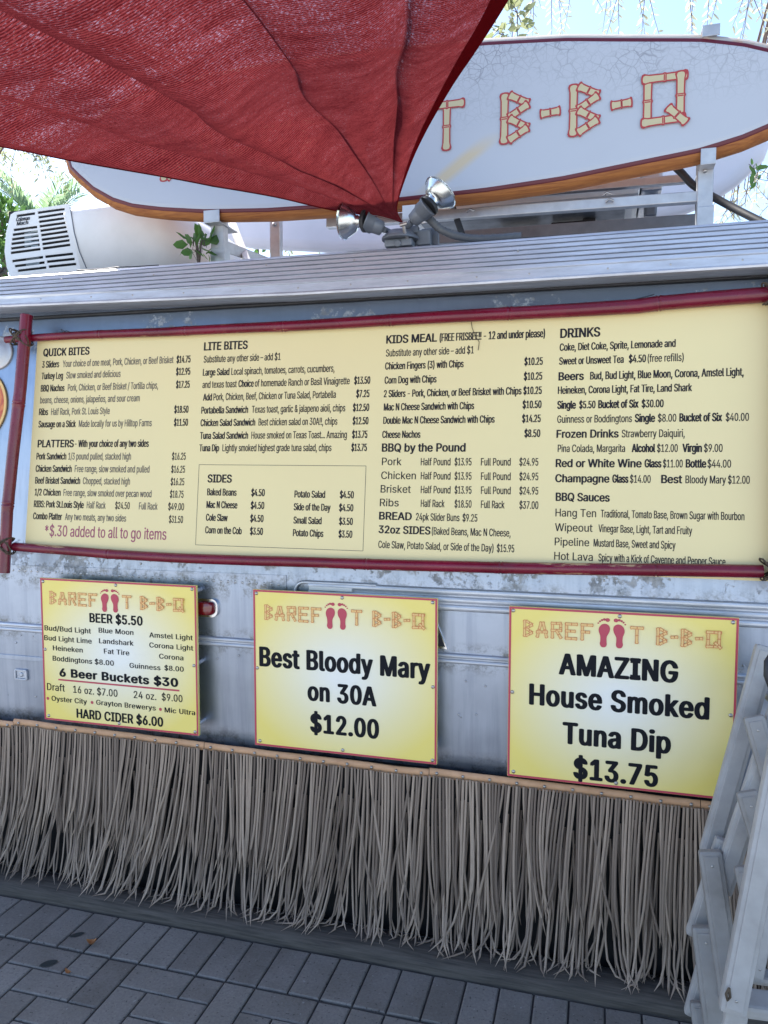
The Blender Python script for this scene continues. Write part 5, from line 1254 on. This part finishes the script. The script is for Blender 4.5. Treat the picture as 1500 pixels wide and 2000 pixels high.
chair('folded chair with its long weathered rail leaning highest against the trailer', [
    ('back_leg', (1497, 1262, 2.25), (1386, 1668, 2.16), .056, .03, 'chair'),
    ('front_leg', (1471, 1398, 2.13), (1560, 1700, 2.05), .052, .03, 'chair2'),
    ('slat', (1494, 1360, 2.26), (1700, 1350, 2.30), .02, .05, 'chair'),
    ('slat', (1478, 1440, 2.25), (1700, 1432, 2.29), .02, .05, 'chair'),
    ('slat', (1462, 1520, 2.23), (1700, 1513, 2.27), .02, .05, 'chair')], loc=(1450, 1500, 2.2))
chair('folded chair whose grey front leg starts halfway down the stack', [
    ('back_leg', (1540, 1330, 2.17), (1407, 1742, 2.07), .054, .03, 'chair'),
    ('front_leg', (1457, 1544, 2.05), (1535, 1800, 1.98), .052, .03, 'chair2'),
    ('slat', (1480, 1580, 2.16), (1700, 1575, 2.2), .02, .05, 'chair'),
    ('slat', (1460, 1650, 2.13), (1700, 1645, 2.17), .02, .05, 'chair'),
    ('front_leg', (1386, 1660, 2.08), (1428, 1950, 2.0), .058, .034, 'chair2')], loc=(1430, 1600, 2.1))
chair('folded chair with a short leg crossing behind the two bright rails', [
    ('back_leg', (1420, 1640, 2.12), (1360, 1830, 2.10), .058, .03, 'chair'),
    ('front_leg', (1374, 1808, 2.05), (1408, 2080, 1.98), .060, .034, 'chair2'),
    ('front_leg', (1449, 1690, 2.0), (1482, 1840, 1.95), .04, .03, 'chair2'),
    ('slat', (1430, 1900, 2.05), (1700, 1900, 2.1), .02, .05, 'chair')], loc=(1400, 1800, 2.1))
chair('folded chair at the foot of the stack, resting on the timber', [
    ('back_leg', (1392, 1850, 2.12), (1356, 1985, 2.10), .056, .03, 'chair'),
    ('front_leg', (1369, 1955, 2.06), (1390, 2110, 2.0), .058, .034, 'chair2')], loc=(1370, 1980, 2.08))
ch = chair('nearest folded chair with bright white rails and a wide cross rail', [
    ('back_leg', (1545, 1370, 1.93), (1429, 1978, 1.80), .058, .034, 'chair'),
    ('front_leg', (1535, 1610, 1.99), (1475, 1915, 1.93), .03, .03, 'chair'),
    ('cross_rail', (1448, 1957, 1.86), (1750, 1965, 1.9), .03, .075, 'chair'),
    ('slat', (1500, 1500, 2.02), (1700, 1490, 2.06), .02, .05, 'chair'),
    ('slat', (1505, 1640, 2.0), (1700, 1632, 2.04), .02, .05, 'chair'),
    ('foot', (1440, 1960, 1.84), (1425, 2060, 1.83), .05, .03, 'chair')], loc=(1450, 1800, 1.9))
q = MB(); q.tube([P(1424, 1930, 1.785), P(1418, 1942, 1.782), P(1421, 1954, 1.782), P(1426, 1948, 1.785), P(1424, 1930, 1.785)], .003, 6); obj('cord_loop', q, M['rope'], ch)
q = MB(); bgp = [P(1500, 1268, 2.0), P(1488, 1292, 1.98), P(1489, 1318, 1.97), P(1498, 1345, 1.98), P(1515, 1372, 2.0)]
q.tube([v + V((.012, 0, 0)) for v in bgp], [.004, .008, .010, .009, .006], 10)
tag(obj('black_strap', q, M['black'], origin=bgp[2]), 'dark strap draped over the top of the folded chairs', 'strap')

# fallen leaves on the bricks
def leafmesh(c, L_, W_, ang, curl, m, label, name):
    q = MB(); n = 8; vs = []
    ca, sa = math.cos(ang), math.sin(ang)
    for i in range(n+1):
        s = i/n; wv = W_*math.sin(PI*min(.999, s*.96+.02))**.8
        for k in (-1, 0, 1):
            x = (s-.5)*L_; y = k*wv/2; z = .003 + curl*((s-.5)**2*L_*2 + abs(k)*wv*.4)
            vs.append((c.x+x*ca-y*sa, c.y+x*sa+y*ca, z))
    q.add(vs, [(3*i+k, 3*i+3+k, 3*i+4+k, 3*i+1+k) for i in range(n) for k in (0, 1)], True)
    tag(obj(name, q, m, origin=c), label, 'leaf', 'leaves fallen on the brick paving')
leafmesh(G(179, 1847), .032, .024, .4, 1.2, M['dryleaf'], 'curled brown dry leaf on the soldier course of bricks', 'fallen_leaf')
leafmesh(G(133, 1903), .028, .014, -.3, .9, M['dryleaf'], 'small tan dry leaf on the herringbone bricks', 'fallen_leaf')
leafmesh(G(95, 1883), .055, .03, .7, .02, M['deadleaf'], 'flat dark oval leaf on a brick, nearest the left edge', 'fallen_leaf')
leafmesh(G(150, 1827), .05, .022, .7, .02, M['deadleaf'], 'flat dark leaf on the soldier bricks beside the curled brown one', 'fallen_leaf')

# ================================================================== TREES AND PLANTS
def leaf(q, p, d, n, L_, W_):
    d = d.normalized(); s = d.cross(n)
    if s.length < 1e-4: s = d.cross(V((1, 0, 0)))
    s.normalize(); up = s.cross(d)
    q.add([p, p+d*L_*.35+s*W_/2+up*W_*.12, p+d*L_*.75+s*W_*.38, p+d*L_, p+d*L_*.75-s*W_*.38, p+d*L_*.35-s*W_/2+up*W_*.12], [(0, 1, 2, 3), (0, 3, 4, 5)])
def rv(rg): return V((rg.gauss(0, 1), rg.gauss(0, 1), rg.gauss(0, 1))).normalized()
def strand(tw, lv, p, d, L_, rg, ls, lw, step, droop=.6, r=.003, dens=1.0):
    n = max(4, int(L_/.06)); pts = [p]; d = d.normalized()
    for i in range(n):
        d = (d + V((0, 0, -droop*.12)) + rv(rg)*.09).normalized(); pts.append(pts[-1]+d*L_/n)
    tw.tube(pts, [r*(1-.7*i/n) for i in range(n+1)], 5, False)
    s = 0; sg = 1
    while s < L_:
        i = min(int(s/L_*n), n-1); c = pts[i].lerp(pts[i+1], s/L_*n-i); dd = (pts[i+1]-pts[i]).normalized()
        if rg.random() < dens:
            side = dd.cross(V((0, 1, .2)) + rv(rg)*.5).normalized()*sg
            leaf(lv, c, dd*.75+side*.8+rv(rg)*.25, rv(rg), ls*rg.uniform(.7, 1.25), lw*rg.uniform(.8, 1.2))
        sg = -sg; s += step*rg.uniform(.6, 1.4)
    return pts
def hanging_tree(name, label, base, top, limbs, spr, lm, rg, ls, lw, step, extra=60):
    t = thing(name, base, label, 'tree')
    tk = MB(); b = V(base); tp_ = V(top)
    path = [b.lerp(tp_, i/8) + V((.10*math.sin(i*1.3), .08*math.cos(i*1.7), 0))*(1 if 0 < i < 8 else 0) for i in range(9)]
    tk.tube(path, [.13-.008*i for i in range(9)], 12)
    tw, lv = MB(), MB()
    nodes = []
    for e in limbs:
        e = V(e); st_ = path[rg.randint(5, 8)]; mid = st_.lerp(e, .5)+V((0, 0, .35))
        pts = [st_*(1-s)**2 + mid*(2*s*(1-s)) + e*s*s for s in [i/8 for i in range(9)]]
        tk.tube(pts, [.05*(1-.85*i/8) for i in range(9)], 8); nodes += pts[3:]
        for _ in range(extra//max(1, len(limbs))):
            q = pts[rg.randint(3, 8)]; strand(tw, lv, q+rv(rg)*.05, V((rg.gauss(0, .7), rg.gauss(0, .5), rg.uniform(-.4, .5))), rg.uniform(.35, .8), rg, ls, lw, step)
    for p, d, L_ in spr:
        p = V(p)
        q = min(nodes, key=lambda v: (v-p).length - .6*(v.z-p.z))       # thin shoot from the nearest limb
        m_ = q.lerp(p, .55) + V((0, 0, .18*(q-p).length)); tw.tube([q*(1-s)**2 + m_*2*s*(1-s) + p*s*s for s in [i/10 for i in range(11)]], [.005-.0002*i for i in range(11)], 5, False)
        strand(tw, lv, p, V(d), L_, rg, ls, lw, step, .35)
    obj('trunk', tk, M['bark'], t); cr = obj('crown', lv, lm, t); obj('twigs', tw, M['twig'], cr)
    return t
rg = random.Random(3)
TY = 4.6
spr = []
def sp(px, py, dx, dz, L_, Y=TY): spr.append((P(px, py, Y), (dx, 0.02, dz), L_))
for px, py, dx, dz, L_ in ((1042, -40, .02, -1, .33), (1050, -60, -.05, -1, .40), (1080, -60, .0, -1, .42), (1150, -30, .25, -.5, .16), (1195, -60, -.15, -1, .34), (1208, -70, .1, -1, .46), (1222, -60, -.25, -1, .4), (1238, -70, .2, -1, .42), (1252, -60, .25, -1, .40), (1262, -40, .05, -1, .32), (1388, -60, -.05, -1, .36),
                      (1420, -60, -.45, -1, .28), (1460, -30, .35, -.6, .3), (1468, -80, .08, -1, .50), (1490, -70, -.35, -1, .4), (1500, -60, .1, -1, .4)): sp(px, py, dx, dz, L_)
for i in range(12):
    sp(rg.uniform(1000, 1500), rg.uniform(-70, -40), rg.uniform(-.4, .4), -1, rg.uniform(.22, .42), rg.uniform(4.6, 5.6))
for i in range(26):
    px = rg.uniform(1405, 1520); py = rg.uniform(270, 420) if px > 1460 else rg.uniform(360, 425)
    sp(px, py-20, rg.uniform(-1, .6), rg.uniform(-1, .3), rg.uniform(.12, .3), 5.4)
limbs = [P(1050, -260, TY), P(1220, -260, TY), P(1400, -240, TY), P(1560, -260, TY), P(1700, 100, TY)]
hanging_tree('weeping_tree', 'weeping tree with thin silvery sprays hanging above the right end of the surfboard', (4.2, 6.6, 0), (4.0, 6.2, 5.6), limbs, spr, M['willow'], rg, .045, .011, .022, 26)
spr = []
for i in range(12):
    px = rg.uniform(-30, 120); sp(px, rg.uniform(255, 300), rg.uniform(.2, .9), rg.uniform(-.6, -.1), rg.uniform(.25, .5), 6.2)
for px, py, L_ in ((126, 300, .35), (20, 330, .4), (5, 275, .4), (70, 300, .4), (90, 285, .3)): sp(px, py, .15, -1, L_, 6.2)
for i in range(34):
    px = rg.choice([rg.uniform(440, 600), rg.uniform(560, 790), rg.uniform(370, 420)]); sp(px, rg.uniform(425, 470), rg.uniform(-1, 1), rg.uniform(-1, .5), rg.uniform(.12, .32), 5.6)
hanging_tree('weeping_tree', 'weeping tree with loose pale sprays hanging at the left above the air conditioner', (-8.6, 8.6, 0), (-8.4, 8.2, 6.2), [P(-100, 60, 6.2), P(60, 40, 6.2), P(150, 60, 6.2)], spr, M['pale'], rg, .06, .017, .03, 30)
# leafy bough at the top beside the sail edge
def bush(name, label, cat, base, blobs, lm, n, ls, lw, rg, stem=.02):
    t = thing(name, base, label, cat); tk, lv = MB(), MB(); b = V(base)
    for c, r in blobs:
        c = V(c); m_ = b.lerp(c, .6)+V((0, 0, .1)); pts = [b*(1-s)**2+m_*2*s*(1-s)+c*s*s for s in [i/6 for i in range(7)]]
        tk.tube(pts, [stem*(1-.8*i/6) for i in range(7)], 6, False)
        for _ in range(n):
            d = rv(rg); d = V((d.x*r[0], d.y*r[1], d.z*r[2]))*rg.uniform(.35, 1)**.5
            leaf(lv, c+d, d.normalized()+rv(rg)*.8+V((0, 0, .25)), rv(rg), ls*rg.uniform(.6, 1.2), lw*rg.uniform(.7, 1.2))
        for _ in range(max(3, n//25)):
            d = rv(rg); e = c+V((d.x*r[0], d.y*r[1], d.z*r[2])); tk.tube([c, c.lerp(e, .5)+rv(rg)*.02, e], [stem*.3, stem*.2, stem*.08], 5, False)
    obj('stem', tk, M['bark'], t); obj('foliage', lv, lm, t); return t
bush('leafy_tree', 'small leafed tree with a pale green tuft beside the top of the sail edge', 'tree', (-.5, 5.6, 0), [(P(1000, 45, 4.4), (.10, .1, .10)), (P(985, 70, 4.4), (.07, .07, .05)), (P(1010, 25, 4.4), (.05, .05, .06))], M['pale'], 26, .07, .035, rg, .012)
bush('leafy_tree', 'dense green tree at the left edge behind the air conditioner', 'tree', (-6.6, 7.4, 0), [(P(-20, 470, 6.0), (.28, .3, .35)), (P(5, 430, 6.0), (.18, .2, .18)), (P(10, 525, 6.0), (.22, .25, .2)), (P(-90, 420, 6.0), (.3, .4, .45))], M['leaf'], 210, .10, .05, rg, .06)
bush('sapling', 'small bright green seedling sprouting on the roof beside the left rack post', 'plant', P(388, 520, 2.72), [(P(384, 490, 2.72), (.055, .03, .04)), (P(378, 478, 2.72), (.03, .03, .03)), (P(400, 480, 2.72), (.03, .03, .04))], M['leaf'], 10, .055, .034, rg, .006)
bush('leafy_tree', 'thin branch of dark round leaves hanging behind the rack posts', 'tree', (-2.6, 6.2, 0), [(P(500, 440, 4.4), (.08, .06, .05)), (P(498, 465, 4.4), (.04, .05, .09)), (P(505, 490, 4.4), (.04, .05, .05))], M['leaf'], 8, .075, .034, rg, .014)
bush('leafy_tree', 'spray of dark leaves overlapping the tip of the rear surfboard at the right edge', 'tree', P(1640, 480, 3.75), [(P(1476, 348, 3.75), (.025, .02, .035)), (P(1470, 328, 3.75), (.012, .012, .02))], M['leaf'], 5, .05, .02, rg, .004)
# palm
pb = P(85, 470, 8.0); t = thing('palm_tree', (pb.x, 8.0, 0), 'hazy palm with feathery fronds behind the air conditioner', 'palm tree')
tk, lv = MB(), MB(); top_ = V((pb.x, 8.0, pb.z)); tk.tube([(pb.x, 8, 0), (pb.x+.05, 8, pb.z*.5), top_], [.16, .13, .11], 12)
for i in range(30):
    a = 2*PI*i/30*1.618*3; el = rg.uniform(.15, 1.25); d = V((math.cos(a)*math.cos(el), math.sin(a)*math.cos(el), math.sin(el))); L_ = rg.uniform(.75, 1.05)
    pts = [top_]; dd = d.copy()
    for s in range(14): dd = (dd+V((0, 0, -.07))).normalized(); pts.append(pts[-1]+dd*L_/14)
    lv.tube(pts, [.012*(1-.8*s/14) for s in range(15)], 5, False)
    for s in range(2, 14):
        for sub in (0, .5):
            c = pts[s].lerp(pts[min(s+1, 14)], sub); dd = (pts[s]-pts[s-1]).normalized()
            for sg in (-1, 1):
                sd_ = dd.cross(V((0, 0, 1))).normalized()*sg; leaf(lv, c, dd*.9+sd_*.8+V((0, 0, .1))+rv(rg)*.1, V((0, 0, 1)), .30*(1-.5*s/14), .022)
obj('trunk', tk, M['bark'], t); obj('crown', lv, M['palm'], t)
